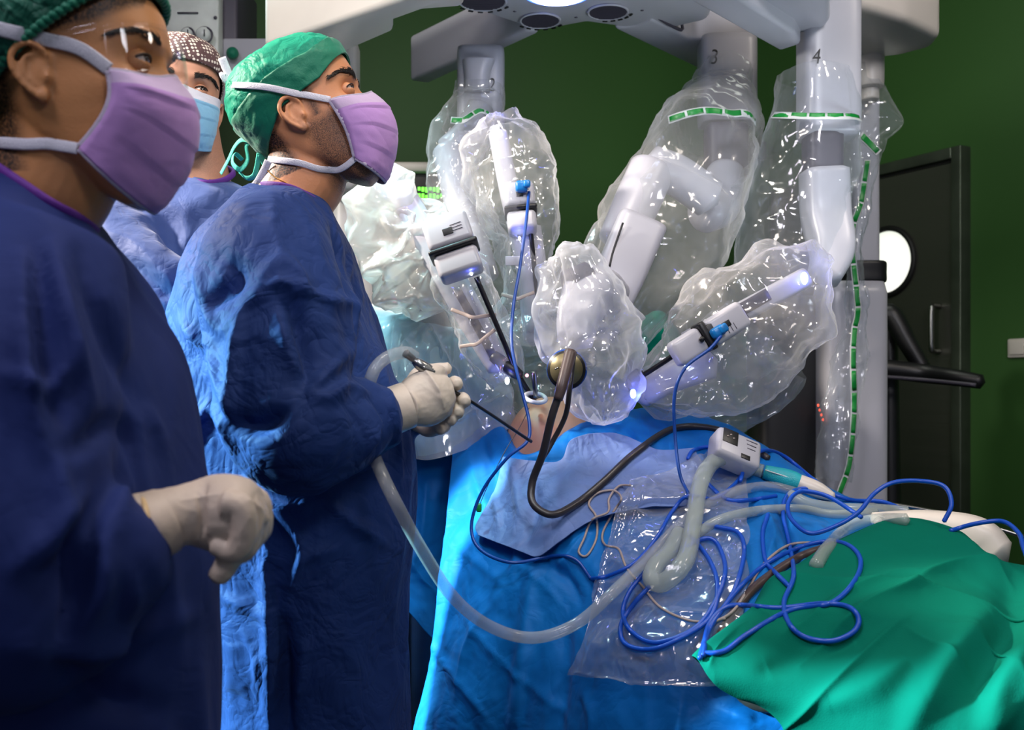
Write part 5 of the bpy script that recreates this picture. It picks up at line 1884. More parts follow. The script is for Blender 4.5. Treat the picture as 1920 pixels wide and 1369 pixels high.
def sheet(name, label, ctrl, mat, nr, nc, autos, sts, th_=.0016, cat='drape', grp=None, parent=None, smooth_it=0):
    W = [[P(*q) for q in row] for row in ctrl]
    v, f = patch(W, nr, nc)
    N = normals(v, f)
    if (N[:, 1].mean() > 0):
        f = [tuple(reversed(q)) for q in f]
        N = -N
    D = np.zeros(len(v))
    for a, fn in autos:
        D += a * fn(v)
    v = v + N * D[:, None]
    v = strokes(v, f, sts, normals(v, f))
    v = relax(v, f, 2)
    tr = bvh((v, f))
    v2, f2 = thick((v, f), th_)
    o = mk(name, v2, f2, mat, parent, label=label, cat=cat, group=grp)
    return o, tr, (v, f)


# main blue sheet over the patient, hanging at the left and in front
main = [
    [(860, 900, 2.25), (950, 830, 2.30), (1040, 850, 2.32), (1120, 830, 2.32), (1220, 800, 2.32), (1330, 820, 2.30), (1430, 880, 2.25), (1560, 950, 2.1), (1740, 1010, 1.95)],
    [(852, 838, 2.08), (930, 792, 2.06), (985, 850, 1.95), (1085, 800, 1.96), (1190, 768, 2.02), (1310, 780, 2.04), (1420, 830, 2.0), (1550, 915, 1.9), (1730, 990, 1.8)],
    [(840, 930, 1.98), (930, 915, 1.92), (1010, 880, 1.88), (1105, 890, 1.86), (1200, 870, 1.86), (1320, 880, 1.86), (1440, 930, 1.80), (1580, 1000, 1.72), (1760, 1060, 1.66)],
    [(828, 1030, 1.92), (915, 1020, 1.84), (1010, 1010, 1.78), (1110, 1010, 1.74), (1210, 1010, 1.70), (1330, 1020, 1.66), (1460, 1050, 1.60), (1600, 1090, 1.54), (1780, 1140, 1.48)],
    [(815, 1160, 1.88), (900, 1150, 1.78), (1000, 1150, 1.72), (1090, 1155, 1.66), (1200, 1150, 1.56), (1330, 1155, 1.50), (1460, 1180, 1.45), (1600, 1220, 1.40), (1790, 1260, 1.36)],
    [(795, 1270, 1.86), (885, 1270, 1.75), (985, 1270, 1.69), (1070, 1275, 1.60), (1190, 1280, 1.50), (1330, 1290, 1.45), (1470, 1320, 1.40), (1620, 1350, 1.36), (1800, 1400, 1.32)],
    [(770, 1420, 1.86), (860, 1430, 1.74), (970, 1440, 1.68), (1060, 1440, 1.58), (1190, 1450, 1.48), (1340, 1460, 1.42), (1480, 1480, 1.38), (1620, 1500, 1.34), (1800, 1540, 1.30)],
    [(755, 1700, 1.88), (845, 1700, 1.76), (960, 1700, 1.70), (1055, 1700, 1.60), (1190, 1700, 1.50), (1340, 1700, 1.44), (1480, 1700, 1.40), (1620, 1700, 1.36), (1800, 1700, 1.32)]]
MS = [
    (((880, 860), (905, 930), (935, 990), (960, 1040)), .012, 9, 'c'), (((960, 850), (985, 940), (975, 1010), (960, 1080)), .014, 12, 's'), (((905, 830), (925, 900), (930, 960)), -.012, 12, 's'),
    (((1000, 900), (970, 990), (960, 1060)), -.012, 12, 's'),
    (((940, 1040), (1000, 1080), (1060, 1140)), .008, 6, 'c'), (((830, 1010), (900, 1060), (960, 1110)), .006, 5, 'c'),
    (((870, 1160), (930, 1230), (1000, 1290), (1080, 1369)), .008, 6, 'c'), (((800, 1200), (860, 1280), (930, 1369)), .008, 6, 'c'),
    (((950, 1100), (880, 1200), (855, 1310)), .010, 9, 'c'), (((1000, 1060), (985, 1200), (960, 1369)), .012, 16, 's'), (((1060, 1170), (1050, 1280), (1040, 1400)), -.016, 18, 's'),
    (((1100, 1000), (1050, 1060), (1020, 1050)), .016, 8, 'c'), (((1040, 1020), (1020, 1050), (1060, 1080), (1090, 1130)), -.016, 9, 's'), (((1110, 1060), (1130, 1110), (1100, 1160)), .012, 8, 'c'),
    (((1050, 880), (1130, 900), (1200, 890)), .007, 6, 'c'), (((1080, 830), (1180, 840), (1290, 830)), .008, 10, 'c'), (((1150, 960), (1090, 990), (1070, 1020)), .010, 7, 'c'),
    (((1090, 1290), (1110, 1340), (1105, 1400)), .010, 10, 'c'), (((1280, 1300), (1270, 1400)), .008, 9, 'c'), (((1340, 1320), (1420, 1360), (1470, 1380)), .012, 10, 'c'),
    (((1420, 930), (1450, 1000), (1430, 1080)), .012, 9, 'c'), (((1460, 940), (1480, 1010), (1500, 1060)), -.012, 9, 's'), (((1380, 980), (1400, 1060), (1370, 1130)), .010, 8, 'c')]
s_main, TM, vm = sheet('surgical_drape', 'large bright blue drape over the patient, falling in folds to the floor in front', main, M['sheet'], 240, 300,
                       [(.012, lambda v: crumple(v * np.array([1, 1, .5]), 7, 2, 71, .5)), (.006, lambda v: planes(v, 5, 7, 72)), (.003, lambda v: crumple(v, 18, 3, 73, .6))], MS)
# slate sheet laid over it around the wound
sl = []
for (y0, row) in ((0, [(955, 858), (1000, 862), (1050, 868), (1075, 830), (1150, 822), (1230, 850), (1300, 850)]), (1, [(925, 930), (990, 925), (1060, 920), (1120, 900), (1190, 890), (1250, 890), (1320, 890)]),
                  (2, [(900, 990), (970, 995), (1050, 985), (1100, 960), (1150, 940), (1230, 930), (1310, 930)]), (3, [(905, 1010), (980, 1040), (1010, 1050), (1060, 1020), (1110, 985), (1200, 965), (1300, 960)])):
    sl.append([tuple(proj(np.array([hit(TM, a, b, .022, 1.9)]))[0]) + (hit(TM, a, b, .022, 1.9).y,) for a, b in row])
s2, TS2, vs2 = sheet('surgical_drape', 'slate blue sheet around the wound, under the looped dark cable', sl, M['sheetlilac'], 90, 160,
                     [(.004, lambda v: crumple(v, 10, 3, 75, .5))], [(((960, 870), (975, 950), (965, 1000)), .010, 10, 's'), (((925, 930), (935, 970), (930, 1000)), .008, 9, 's'), (((1000, 890), (1005, 960), (985, 1020)), -.008, 9, 's'), (((1060, 900), (1130, 915), (1250, 905)), .005, 5, 'c')])
# back drape at the left, below the film
bk = [[(700, 800, 2.2), (760, 800, 2.2), (850, 800, 2.22), (930, 780, 2.25)], [(700, 900, 2.1), (760, 900, 2.12), (850, 890, 2.14), (930, 880, 2.2)], [(700, 1040, 2.05), (755, 1040, 2.08), (850, 1050, 2.12), (930, 1060, 2.16)], [(700, 1120, 2.03), (752, 1140, 2.05), (830, 1215, 2.1), (930, 1260, 2.16)]]
s3, TB, _ = sheet('surgical_drape', 'dark blue drape hanging in shadow behind the surgeon, left of the bright one', bk, M['sheet'], 100, 80, [(.020, lambda v: crumple(v, 6, 3, 77, .5)), (.012, lambda v: planes(v, 4, 6, 78))],
                  [(((765, 1050), (800, 1100), (850, 1150)), .02, 12, 'c'), (((800, 900), (790, 1000), (770, 1060)), .012, 10, 'c')])

# instrument tray drape at the left: pale cloth below a clear film
td = [[(640, 560, 2.35), (740, 575, 2.35), (830, 590, 2.35), (900, 640, 2.3), (960, 700, 2.25)], [(640, 600, 2.2), (740, 605, 2.16), (830, 615, 2.16), (905, 660, 2.14), (955, 715, 2.12)],
      [(650, 700, 2.12), (750, 700, 2.08), (840, 705, 2.07), (905, 720, 2.07), (962, 742, 2.08)], [(660, 800, 2.10), (760, 805, 2.05), (840, 800, 2.05), (900, 790, 2.06), (962, 765, 2.08)], [(665, 850, 2.12), (770, 855, 2.08), (820, 850, 2.07), (880, 830, 2.07), (950, 790, 2.09)]]
pale = fabric('tray_cloth_pale', srgb(150, 205, 215), srgb(180, 215, 215), transl=.15, cscale=6, creases=.3)
s4, TT, _ = sheet('tray_drape', 'pale aqua lit drape on the instrument stand behind the gloved hands', td, pale, 120, 140, [(.012, lambda v: crumple(v * np.array([1, 1, .5]), 8, 3, 81, .5))], [(((750, 620), (760, 720), (750, 820)), .012, 12, 's'), (((850, 640), (880, 740), (870, 810)), .012, 14, 's')])
part('tray_stand', rbox((P(800, 1, 2.3).x, 2.32, .62), .10, .10, 1.20, .02), M['steel'], None, label='steel stand under the aqua instrument drape', cat='stand')
tf_ = [[(a, b, c - .035) for a, b, c in row] for row in td]
tf_[-1] = [(662, 862, 2.04), (775, 862, 2.02), (815, 862, 2.01), (890, 838, 2.02), (972, 795, 2.04)]
s5, TF, _ = sheet('plastic_drape', 'clear film over the aqua drape, ending in a slanted hem beside the gloves', tf_, M['filmcloud'], 170, 200, [(.022, lambda v: crumple(v * np.array([1, 1, .5]), 7, 3, 83, .6)), (.016, lambda v: planes(v, 5, 7, 84))],
                  [(((740, 600), (730, 700), (745, 800)), .014, 6, 'c'), (((800, 600), (850, 700), (900, 790)), .014, 5, 'c'), (((850, 600), (850, 700), (830, 800)), .010, 6, 'c'), (((775, 800), (850, 790), (950, 740)), .01, 6, 'c')], th_=.0004, cat='plastic drape')

# green cloth
gc = [
    [(1330, 1262, 1.50), (1420, 1190, 1.6), (1500, 1100, 1.72), (1610, 1040, 1.8), (1705, 1010, 1.82), (1790, 1030, 1.8), (1870, 1080, 1.7), (2020, 1090, 1.6)],
    [(1304, 1238, 1.36), (1400, 1150, 1.44), (1482, 1058, 1.54), (1600, 1000, 1.62), (1700, 976, 1.64), (1795, 996, 1.62), (1866, 1046, 1.52), (2010, 1058, 1.46)],
    [(1312, 1250, 1.335), (1410, 1190, 1.37), (1500, 1115, 1.43), (1612, 1065, 1.48), (1712, 1050, 1.50), (1812, 1072, 1.46), (1890, 1098, 1.40), (2020, 1115, 1.34)],
    [(1332, 1275, 1.32), (1432, 1245, 1.31), (1530, 1195, 1.33), (1640, 1150, 1.35), (1740, 1140, 1.35), (1830, 1150, 1.33), (1915, 1170, 1.30), (2040, 1180, 1.26)],
    [(1378, 1303, 1.315), (1475, 1300, 1.28), (1580, 1275, 1.26), (1680, 1250, 1.25), (1780, 1240, 1.24), (1870, 1245, 1.23), (1950, 1255, 1.21), (2060, 1260, 1.18)],
    [(1440, 1332, 1.31), (1530, 1370, 1.26), (1640, 1370, 1.21), (1740, 1360, 1.19), (1830, 1350, 1.18), (1920, 1350, 1.17), (2000, 1350, 1.15), (2100, 1350, 1.12)],
    [(1520, 1420, 1.30), (1620, 1500, 1.24), (1720, 1520, 1.19), (1810, 1510, 1.16), (1900, 1500, 1.15), (1980, 1500, 1.14), (2060, 1500, 1.12), (2160, 1500, 1.10)]]
GS = [(((1500, 1240), (1600, 1165), (1700, 1110), (1790, 1065), (1880, 1050)), .020, 25, 'c'), (((1470, 1200), (1560, 1140), (1650, 1090), (1720, 1080)), .014, 22, 'c'), (((1440, 1250), (1520, 1220), (1600, 1200)), -.016, 28, 's'),
      (((1470, 1369), (1570, 1280), (1680, 1175), (1700, 1165)), .012, 14, 'c'), (((1700, 1180), (1760, 1220), (1820, 1270)), .008, 13, 'c'), (((1860, 1150), (1800, 1220), (1740, 1310), (1700, 1380)), .020, 37, 's'),
      (((1900, 1060), (1890, 1180), (1830, 1300)), -.020, 43, 's'), (((1380, 1190), (1440, 1190), (1520, 1210)), .010, 22, 's'), (((1410, 1120), (1430, 1150), (1490, 1190)), .007, 13, 'c'), (((1780, 1000), (1850, 1040), (1900, 1090)), .008, 16, 'c'),
      (((1920, 1190), (1880, 1290), (1860, 1380)), .018, 34, 's'), (((1560, 1320), (1640, 1290), (1700, 1240)), .012, 25, 's'), (((1330, 1250), (1350, 1210), (1400, 1170)), .006, 11, 'c')]
s6, TG, _ = sheet('green_cloth', 'folded green cotton cloth draped over the near right end of the table', gc, M['green'], 300, 380, [(.026, lambda v: crumple(v, 4.5, 1, 91, .7)), (.004, lambda v: planes(v, 3, 5, 92))], GS, cat='cloth', th_=.002)
TALL = bvh(vm, vs2, get(s6.data) if False else (get(s6.data)[0] + np.array(wloc(s6)), get(s6.data)[1]))
TBL = bvh(vm, vs2)


def surf_grid(rows, nr, nc, tree, lift):
    g = np.array([crs([(a, b, 0) for a, b in r], nc) for r in rows])
    g = np.stack([crs(g[:, j], nr) for j in range(nc)], 1)
    v = np.array([hit(tree, a, b, lift, 1.6) for a, b, _ in g.reshape(-1, 3)], float)
    G = v.reshape(nr, nc, 3)
    for _ in range(8):
        G[1:-1] = .25 * G[:-2] + .5 * G[1:-1] + .25 * G[2:]
        G[:, 1:-1] = .25 * G[:, :-2] + .5 * G[:, 1:-1] + .25 * G[:, 2:]
    return G.reshape(-1, 3), gridf(nr, nc)


v, f = surf_grid([[(1182, 905), (1250, 885), (1320, 862), (1400, 868)], [(1150, 1000), (1230, 985), (1310, 975), (1400, 985)], [(1120, 1100), (1220, 1090), (1310, 1090), (1398, 1090)], [(1105, 1190), (1210, 1190), (1310, 1190), (1396, 1190)], [(1076, 1268), (1190, 1282), (1300, 1288), (1400, 1284)]], 170, 150, TBL, .016)
N = normals(v, f)
if N[:, 1].mean() > 0:
    f = [tuple(reversed(q)) for q in f]
    N = -N
v = v + N * (.016 * (crumple(v, 8, 3, 95, .6) + .9 * planes(v, 5, 9, 96)))[:, None]
v = strokes(v, f, [(((1185, 910), (1150, 1010), (1115, 1130)), .008, 4, 'c'), (((1205, 915), (1175, 1010)), .006, 4, 'c'), (((1080, 1262), (1180, 1280), (1300, 1285), (1395, 1282)), .008, 4, 'c'), (((1240, 980), (1330, 985)), .006, 4, 'c'), (((1300, 1080), (1390, 1085)), .006, 4, 'c'), (((1250, 1150), (1330, 1150)), .006, 4, 'c')])
TBAG = bvh((v, f))
vb_ = (v.copy(), list(f))
v, f = thick((v, f), .0003)
bag = mk('plastic_bag', v, f, film('plastic_bag_film', haze=.12, rough=.12, scale=9, relief=.22, gloss=.8, dist=.010), label='shiny clear plastic pouch lying on the blue drape under the blue cables', cat='bag')
TALL = bvh(vm, vs2, vb_, (get(s6.data)[0] + np.array(wloc(s6)), get(s6.data)[1]))


def cable(name, label, pts, r, mat, tree=None, lift=None, n=12, cat='cable', parent=None, sm=3, mul=10, **k):
    """points (x, y) lie on what is under them, (x, y, d) hang free, (x, y, ('l', h)) lie raised by h"""
    lift = r + .003 if lift is None else lift
    m = len(pts) * mul
    xy = crs([(q[0], q[1], 0) for q in pts], m)
    # parameter of each control point
    cp_ = np.array([(q[0], q[1], 0) for q in pts], float)
    Lc = np.concatenate([[0], np.cumsum(np.linalg.norm(np.diff(cp_, axis=0), axis=1))])
    Lx = np.linspace(0, Lc[-1], m)
    kind = [0 if len(q) == 2 else (2 if isinstance(q[2], tuple) else 1) for q in pts]
    dd = np.full(m, np.nan)
    free = np.interp(Lx, Lc, [1.0 if kk == 1 else 0.0 for kk in kind])
    fd = np.interp(Lx, Lc[[i for i, kk in enumerate(kind) if kk == 1]], [pts[i][2] for i, kk in enumerate(kind) if kk == 1]) if 1 in kind else None
    rl = np.interp(Lx, Lc, [q[2][1] if len(q) > 2 and isinstance(q[2], tuple) else 0.0 for q in pts])
    W = []
    last = 1.6
    for i in range(m):
        x, y = xy[i, :2]
        h = hit(tree, x, y, lift + rl[i]) if tree is not None and free[i] < .999 else None
        hd_ = h.y if h is not None else last
        if h is not None:
            last = hd_
        d_ = hd_ * (1 - free[i]) + (fd[i] if fd is not None else 0) * free[i]
        W.append(d_)
    W = np.array(W)
    for _ in range(sm * 4):
        W[1:-1] = .25 * W[:-2] + .5 * W[1:-1] + .25 * W[2:]
    if tree is not None:   # never below the surface after smoothing
        for i in range(m):
            h = hit(tree, xy[i, 0], xy[i, 1], lift * .8)
            if h is not None and W[i] > h.y and free[i] < .999:
                W[i] = h.y
        W[1:-1] = .25 * W[:-2] + .5 * W[1:-1] + .25 * W[2:]
    pts3 = [P(xy[i, 0], xy[i, 1], W[i]) for i in range(m)]
    v, f = tube(pts3, r, n=n, m=m * 2, caps='round')
    return mk(name, v, f, mat, parent, label=label if parent is None or label else None, cat=cat if parent is None else None, **k)


# clear suction hose from the instrument, sagging down and up over the pouch
cable('suction_hose', 'long clear hose arching from the surgeon hand and drooping across to the pouch', [(778, 670, 1.43), (762, 661, 1.42), (730, 668, 1.40), (703, 692, 1.38), (690, 735, 1.38), (690, 790, 1.43), (698, 840, 1.42), (712, 880, 1.35), (742, 942, 1.33), (790, 1030, 1.36), (850, 1120, 1.42), (920, 1175, 1.46), (1000, 1196, 1.48), (1080, 1170, 1.5), (1150, 1110, 1.5), (1220, 1040), (1290, 970), (1370, 925), (1440, 912), (1500, 925)], .0088, M['tube'], TALL, .012, cat='hose')
cable('suction_hose', 'thick clear hose bent into a hook over the pouch, joined to the turquoise handle', [(1405, 880, ('l', .02)), (1370, 858, ('l', .03)), (1335, 868, ('l', .04)), (1312, 910, ('l', .04)), (1300, 980, ('l', .035)), (1285, 1050, ('l', .03)), (1245, 1092, ('l', .02)), (1222, 1085, ('l', .015)), (1230, 1060, ('l', .01)), (1255, 1035, ('l', .008)), (1275, 1000, ('l', .004))], .0145, M['tube2'], TALL, .014, cat='hose', n=16)
cable('suction_hose', 'pale clear hose running right behind the turquoise handle', [(1300, 1005), (1350, 975), (1420, 958), (1500, 955), (1560, 965), (1640, 960)], .0085, M['tube2'], TALL, .012, cat='hose', n=16)
cable('suction_hose', 'pale clear hose lying under the turquoise handle towards the table end', [(1480, 930), (1520, 948), (1580, 956), (1650, 958), (1700, 962)], .0125, M['tube2'], TALL, .016, cat='hose', n=16)
cable('suction_hose', 'pale clear hose bending over the edge of the green cloth', [(1700, 975, 1.60), (1640, 975), (1590, 990), (1550, 1030), (1530, 1060)], .0105, M['tube2'], TALL, .014, cat='hose', n=16)
# blue cables
BC = M['bluecable']
cable('blue_cable', 'blue cable looping twice on the green cloth and back to the pouch', [(1505, 970, ('l', .01)), (1470, 1000, ('l', .012)), (1430, 1020, ('l', .01)), (1280, 1180)], .0001, BC, TALL) if False else None
r_ = .0036
cable('blue_cable', 'blue cable with a tall loop above the clear hoses at the right', [(1388, 902, ('l', .02)), (1400, 870, ('l', .03)), (1430, 845, ('l', .04)), (1470, 855, ('l', .04)), (1520, 895, ('l', .03)), (1560, 925, ('l', .03)), (1600, 938, ('l', .02)), (1660, 942, ('l', .02)), (1725, 972, ('l', .01))], r_, BC, TALL)
cable('blue_cable', 'blue cable rising in an arch over the green cloth beside the door', [(1770, 978, ('l', .01)), (1784, 945, 1.60), (1770, 912, 1.62), (1725, 902, 1.64), (1675, 905, 1.64), (1640, 925, 1.64), (1610, 960, 1.62), (1570, 985, 1.6), (1520, 1000, 1.58), (1485, 975, 1.62), (1478, 945, 1.66), (1500, 922, 1.7), (1550, 930, 1.7), (1600, 960, 1.68), (1615, 970, 1.66)], r_, BC, TALL)
cable('blue_cable', 'blue cable in a small loop beside the turquoise handle running down to the cloth tip', [(1560, 930, ('l', .03)), (1520, 916, ('l', .03)), (1480, 925, ('l', .02)), (1468, 960, ('l', .015)), (1480, 1020, ('l', .01)), (1488, 1080, ('l', .005)), (1470, 1130), (1480, 1170), (1510, 1195), (1560, 1202), (1600, 1185), (1610, 1160), (1590, 1138), (1540, 1132), (1460, 1140), (1370, 1136), (1330, 1170), (1320, 1220), (1325, 1225), (1360, 1220), (1400, 1190), (1480, 1145), (1560, 1130), (1605, 1085), (1612, 1045), (1580, 1018), (1520, 1020), (1440, 1055), (1380, 1110), (1330, 1180), (1312, 1235)], r_, BC, TALL)
cable('blue_cable', 'blue cable coiled on the pouch around the hooked hose', [(1212, 1070, ('l', .01)), (1180, 1110), (1168, 1150), (1185, 1185), (1230, 1205), (1300, 1180), (1340, 1130), (1360, 1070), (1345, 1020), (1320, 1010), (1280, 1030)], r_, BC, TALL)
cable('blue_cable', 'blue cable circling low on the pouch', [(1218, 1100, ('l', .006)), (1190, 1130), (1165, 1170), (1170, 1205), (1210, 1218), (1260, 1205), (1330, 1160), (1345, 1100), (1330, 1050), (1295, 1005)], r_, BC, TALL)
cable('blue_cable', 'blue cable curving across the right side of the pouch', [(1300, 980, ('l', .006)), (1345, 988), (1385, 1000), (1395, 1040), (1375, 1110), (1330, 1180), (1318, 1230)], r_, BC, TALL)
cable('blue_cable', 'blue cable running from the left drape past the hook to the white connector', [(1110, 1085), (1140, 1080), (1190, 1055), (1230, 1010), (1260, 960), (1290, 930), (1340, 935), (1375, 910), (1395, 885)], r_ * .9, BC, TALL)
cable('blue_cable', 'short blue cable end behind the hoses beside the pouch', [(1440, 965, ('l', .01)), (1430, 1000), (1435, 1050), (1450, 1070), (1480, 1100)], r_, BC, TALL)
cable('blue_cable', 'blue cable leaving over the green cloth at the far right', [(1783, 995, ('l', .01)), (1830, 982, 1.58), (1880, 978, 1.56), (1910, 1000, 1.52), (1920, 1030, 1.48), (1940, 1080, 1.44)], r_, BC, TALL)
cable('blue_cable', 'blue cable passing under the tall clear loop next to the white connector', [(1290, 860, ('l', .004)), (1300, 845, ('l', .004)), (1330, 838), (1350, 850)], r_, BC, TALL)
cable('blue_cable', 'blue cable crossing behind the hooked hose', [(1320, 900), (1360, 935), (1400, 938), (1455, 930)], r_, BC, TALL)
# cords from the robot
cable('blue_cable', 'blue cord hanging from the second robot arm down to the blue drape', [(992, 360, 1.98), (986, 420, 1.93), (975, 500, 1.90), (962, 580, 1.86), (960, 650, 1.82), (975, 720, 1.80), (992, 790, 1.78), (988, 828, 1.76), (950, 860, 1.76), (905, 920, 1.78), (884, 985, 1.78), (900, 1030, 1.76), (960, 1055, 1.72), (1040, 1042), (1080, 1050), (1108, 1085)], .0030, M['bluecord'], TALL)
cable('blue_cable', 'blue cord hanging from the tilted right instrument pod to the table', [(1352, 630, 1.80), (1330, 655, 1.79), (1285, 690, 1.78), (1265, 740, 1.78), (1266, 820, 1.78), (1275, 890, 1.76), (1290, 925), (1288, 935)], .0030, M['bluecord'], TALL)
pc = empty('cord_plug', P(985, 350, 1.97), 'blue plug on top of the upright instrument pod', 'plug')
part('plug_body', rbox(P(978, 350, 1.975), .024, .022, .022, .006), M['plugblue'], pc)
part('plug_cap', rbox(P(988, 345, 1.965), .014, .016, .014, .004), M['plugblue'], pc)
pc = empty('cord_plug', P(1350, 622, 1.80), 'blue plug in the black recess of the tilted right pod', 'plug')
part('plug_body', rbox(P(1346, 622, 1.808), .026, .02, .02, .006, B4.to_4x4()), M['plugblue'], pc)
part('plug_cap', rbox(P(1356, 616, 1.802), .016, .016, .014, .004, B4.to_4x4()), M['plugblue'], pc)
# dark cables from the endoscope
cable('endoscope_cable', 'thick dark cable falling from the endoscope and looping right over the table', [(1068, 668, 1.75), (1055, 720, 1.72), (1035, 780, 1.72), (1018, 850, 1.74), (998, 905, 1.76), (1000, 945, 1.74), (1035, 965, 1.73), (1080, 945), (1130, 905), (1190, 850), (1260, 805), (1330, 803), (1390, 825), (1440, 860)], .0068, M['dark'], TALL, .010)
cable('endoscope_cable', 'second dark cable beside the thick one under the endoscope', [(1075, 668, 1.755), (1068, 730, 1.74), (1060, 780, 1.76), (1035, 830, 1.77), (1016, 862, 1.76)], .0046, M['dark'], TALL)
part('cable_sleeve', tube([P(1070, 660, 1.748), P(1056, 715, 1.72), P(1046, 750, 1.715)], [.011, .010, .008], n=20, m=16), M['brown'], lens)
cable('brown_cable', 'brown cable running under the blue cables into the green cloth', [(1600, 1015), (1540, 1030), (1490, 1050), (1430, 1090), (1390, 1130), (1350, 1190)], .0072, M['brown'], TBL, .012)
cable('brown_cable', 'brown cable showing at the bottom below the tip of the green cloth', [(1380, 1290), (1395, 1310), (1425, 1325), (1470, 1328)], .0075, M['brown'], TBL, .012)
cable('grey_wire', 'thin grey wire looped beside the pouch on the blue drape', [(1182, 910), (1160, 912), (1142, 935), (1140, 960), (1110, 975), (1095, 1010), (1085, 1035), (1100, 1042), (1118, 1010), (1118, 970), (1104, 945), (1120, 925), (1150, 920), (1165, 935), (1150, 960), (1130, 1000), (1135, 1022), (1160, 1030), (1175, 1065), (1205, 1100), (1240, 1140), (1300, 1165), (1360, 1160)], .0020, M['greycable'], TALL, .004)
cable('grey_wire', 'thin grey wire crossing the brown cable by the green cloth', [(1545, 1018), (1480, 1022), (1430, 1060), (1400, 1110), (1370, 1150), (1330, 1170)], .0022, M['greycable'], TALL, .005)
cable('dark_thread', 'thin dark thread hanging from the port to a small green clip', [(992, 765, 1.93), (975, 800, 1.88), (945, 850, 1.86), (915, 910, 1.84), (900, 945, 1.83)], .0008, M['black'], TALL, .003, cat='thread', n=6)
part('thread_clip', rbox(P(898, 952, 1.83), .010, .008, .016, .003), M['greenmark'], None, label='tiny green clip on the blue drape at the end of the dark thread', cat='clip')

# laparoscope in the surgeon's hands
lp = empty('laparoscope', P(800, 690, 1.44), 'thin black laparoscopic instrument with chrome handle held by the surgeon', 'instrument')
part('shaft', tube([P(800, 712, 1.45), P(870, 745, 1.50), P(996, 828, 1.66)], .0027, n=14, m=20), M['shaft'], lp)
part('handle', tube([P(776, 676, 1.43), P(786, 683, 1.43), P(800, 692, 1.435), P(812, 700, 1.44)], [.005, .008, .0085, .007], n=20, m=20, caps='round'), M['steel'], lp)
for k in range(4):
    part('lever', tube([P(784 + 3 * k, 676 + 4 * k, 1.425), P(806 + 3 * k, 688 + 3 * k, 1.43)], .0022, n=10, m=8, caps='round'), M['steel'], lp)
part('valve', tube([P(760, 662, 1.42), P(776, 674, 1.43)], [.006, .0045], n=16, m=10), M['brown'], lp)

# white connector block with turquoise handle
cb = empty('connector_block', hit(TALL, 1370, 860, .02, 1.8), 'white connector box with black socket panel lying on the drape', 'connector')
cc = hit(TALL, 1370, 862, .035, 1.8)
Bx = basis((.92, .12, -.38), (-.2, -.75, .75))
cbx = part('box_body', rbox(cc, .088, .062, .045, .009, Bx.to_4x4(), 4), M['white'], cb)
ax_, ay_, az_ = Bx.col[0], Bx.col[1], Bx.col[2]
part('socket_panel', rbox(cc - ax_ * .020 + ay_ * .012 + az_ * .0225, .030, .032, .002, .001, Bx.to_4x4()), M['black'], cb)
for k in range(3):
    part('socket_pin', ell(cc - ax_ * (.026 - .006 * k) + ay_ * (.016 if k % 2 else .010) + az_ * .024, (.002, .002, .0015), n=8, m=6), M['greycable'], cb)
part('slot', rbox(cc + ax_ * .012 - ay_ * .020 + az_ * .0225, .018, .010, .002, .001, Bx.to_4x4()), M['black'], cb)
for k in range(3):
    part('printed_line', rbox(cc + ax_ * .022 + ay_ * (.020 - .009 * k) + az_ * .0226, .022 - .003 * k, .0018, .0008, 0, Bx.to_4x4()), M['grey'], cb)
hh = empty('suction_wand', hit(TALL, 1480, 900, .02, 1.8), 'turquoise and white suction handle lying across the clear hoses', 'handle piece')
hp = [(1400, 876), (1430, 884), (1480, 900), (1530, 918), (1562, 932)]
hw = [hit(TALL, a, b, .028, 1.8) for a, b in hp]
dm = np.mean([q.y for q in hw])
hw = [P(a, b, dm + .012 * (i - 2) * -1) for i, (a, b) in enumerate(hp)]
part('grip', tube([hw[1] + (hw[2] - hw[1]) * .05, hw[2], hw[2] + (hw[3] - hw[2]) * .6], [.013, .0185, .0135], n=28, m=30), M['cyan'], hh)
part('end_shell', tube([hw[2] + (hw[3] - hw[2]) * .1, hw[3], hw[4]], [.0165, .0155, .008], n=28, m=30, caps='round'), M['beige'], hh)
part('nozzle', tube([hw[0] + (hw[0] - hw[1]) * .2, hw[1]], [.0135, .0125], n=24, m=10), M['tube2'], hh)
part('connector_pipe', tube([hw[0], hw[1]], [.004, .004], n=12, m=6), M['whitemark'], hh)
part('grip_line', tube([q + Vector((0, -.017, .004)) for q in (hw[1], hw[2])], .0012, n=6, m=10), M['whitemark'], hh)

# table end and side rail beyond the green cloth
te = empty('arm_board', P(1830, 1010, 1.75), 'pale padded board at the table end sticking out above the green cloth', 'board')
part('board_body', tube([P(1640, 985, 1.78), P(1740, 985, 1.78), P(1830, 1005, 1.76), P(1872, 1040, 1.74)], [(.03, .022), (.04, .026), (.05, .034), (.045, .03)], n=28, m=40, caps='round', up=(0, 1, 0), power=3), M['beige'], te)
part('rail', tube([P(1640, 940, 1.95), P(1780, 965, 1.9), P(1925, 1008, 1.85)], [(.008, .004)] * 3, n=10, m=20), M['steel'], te)

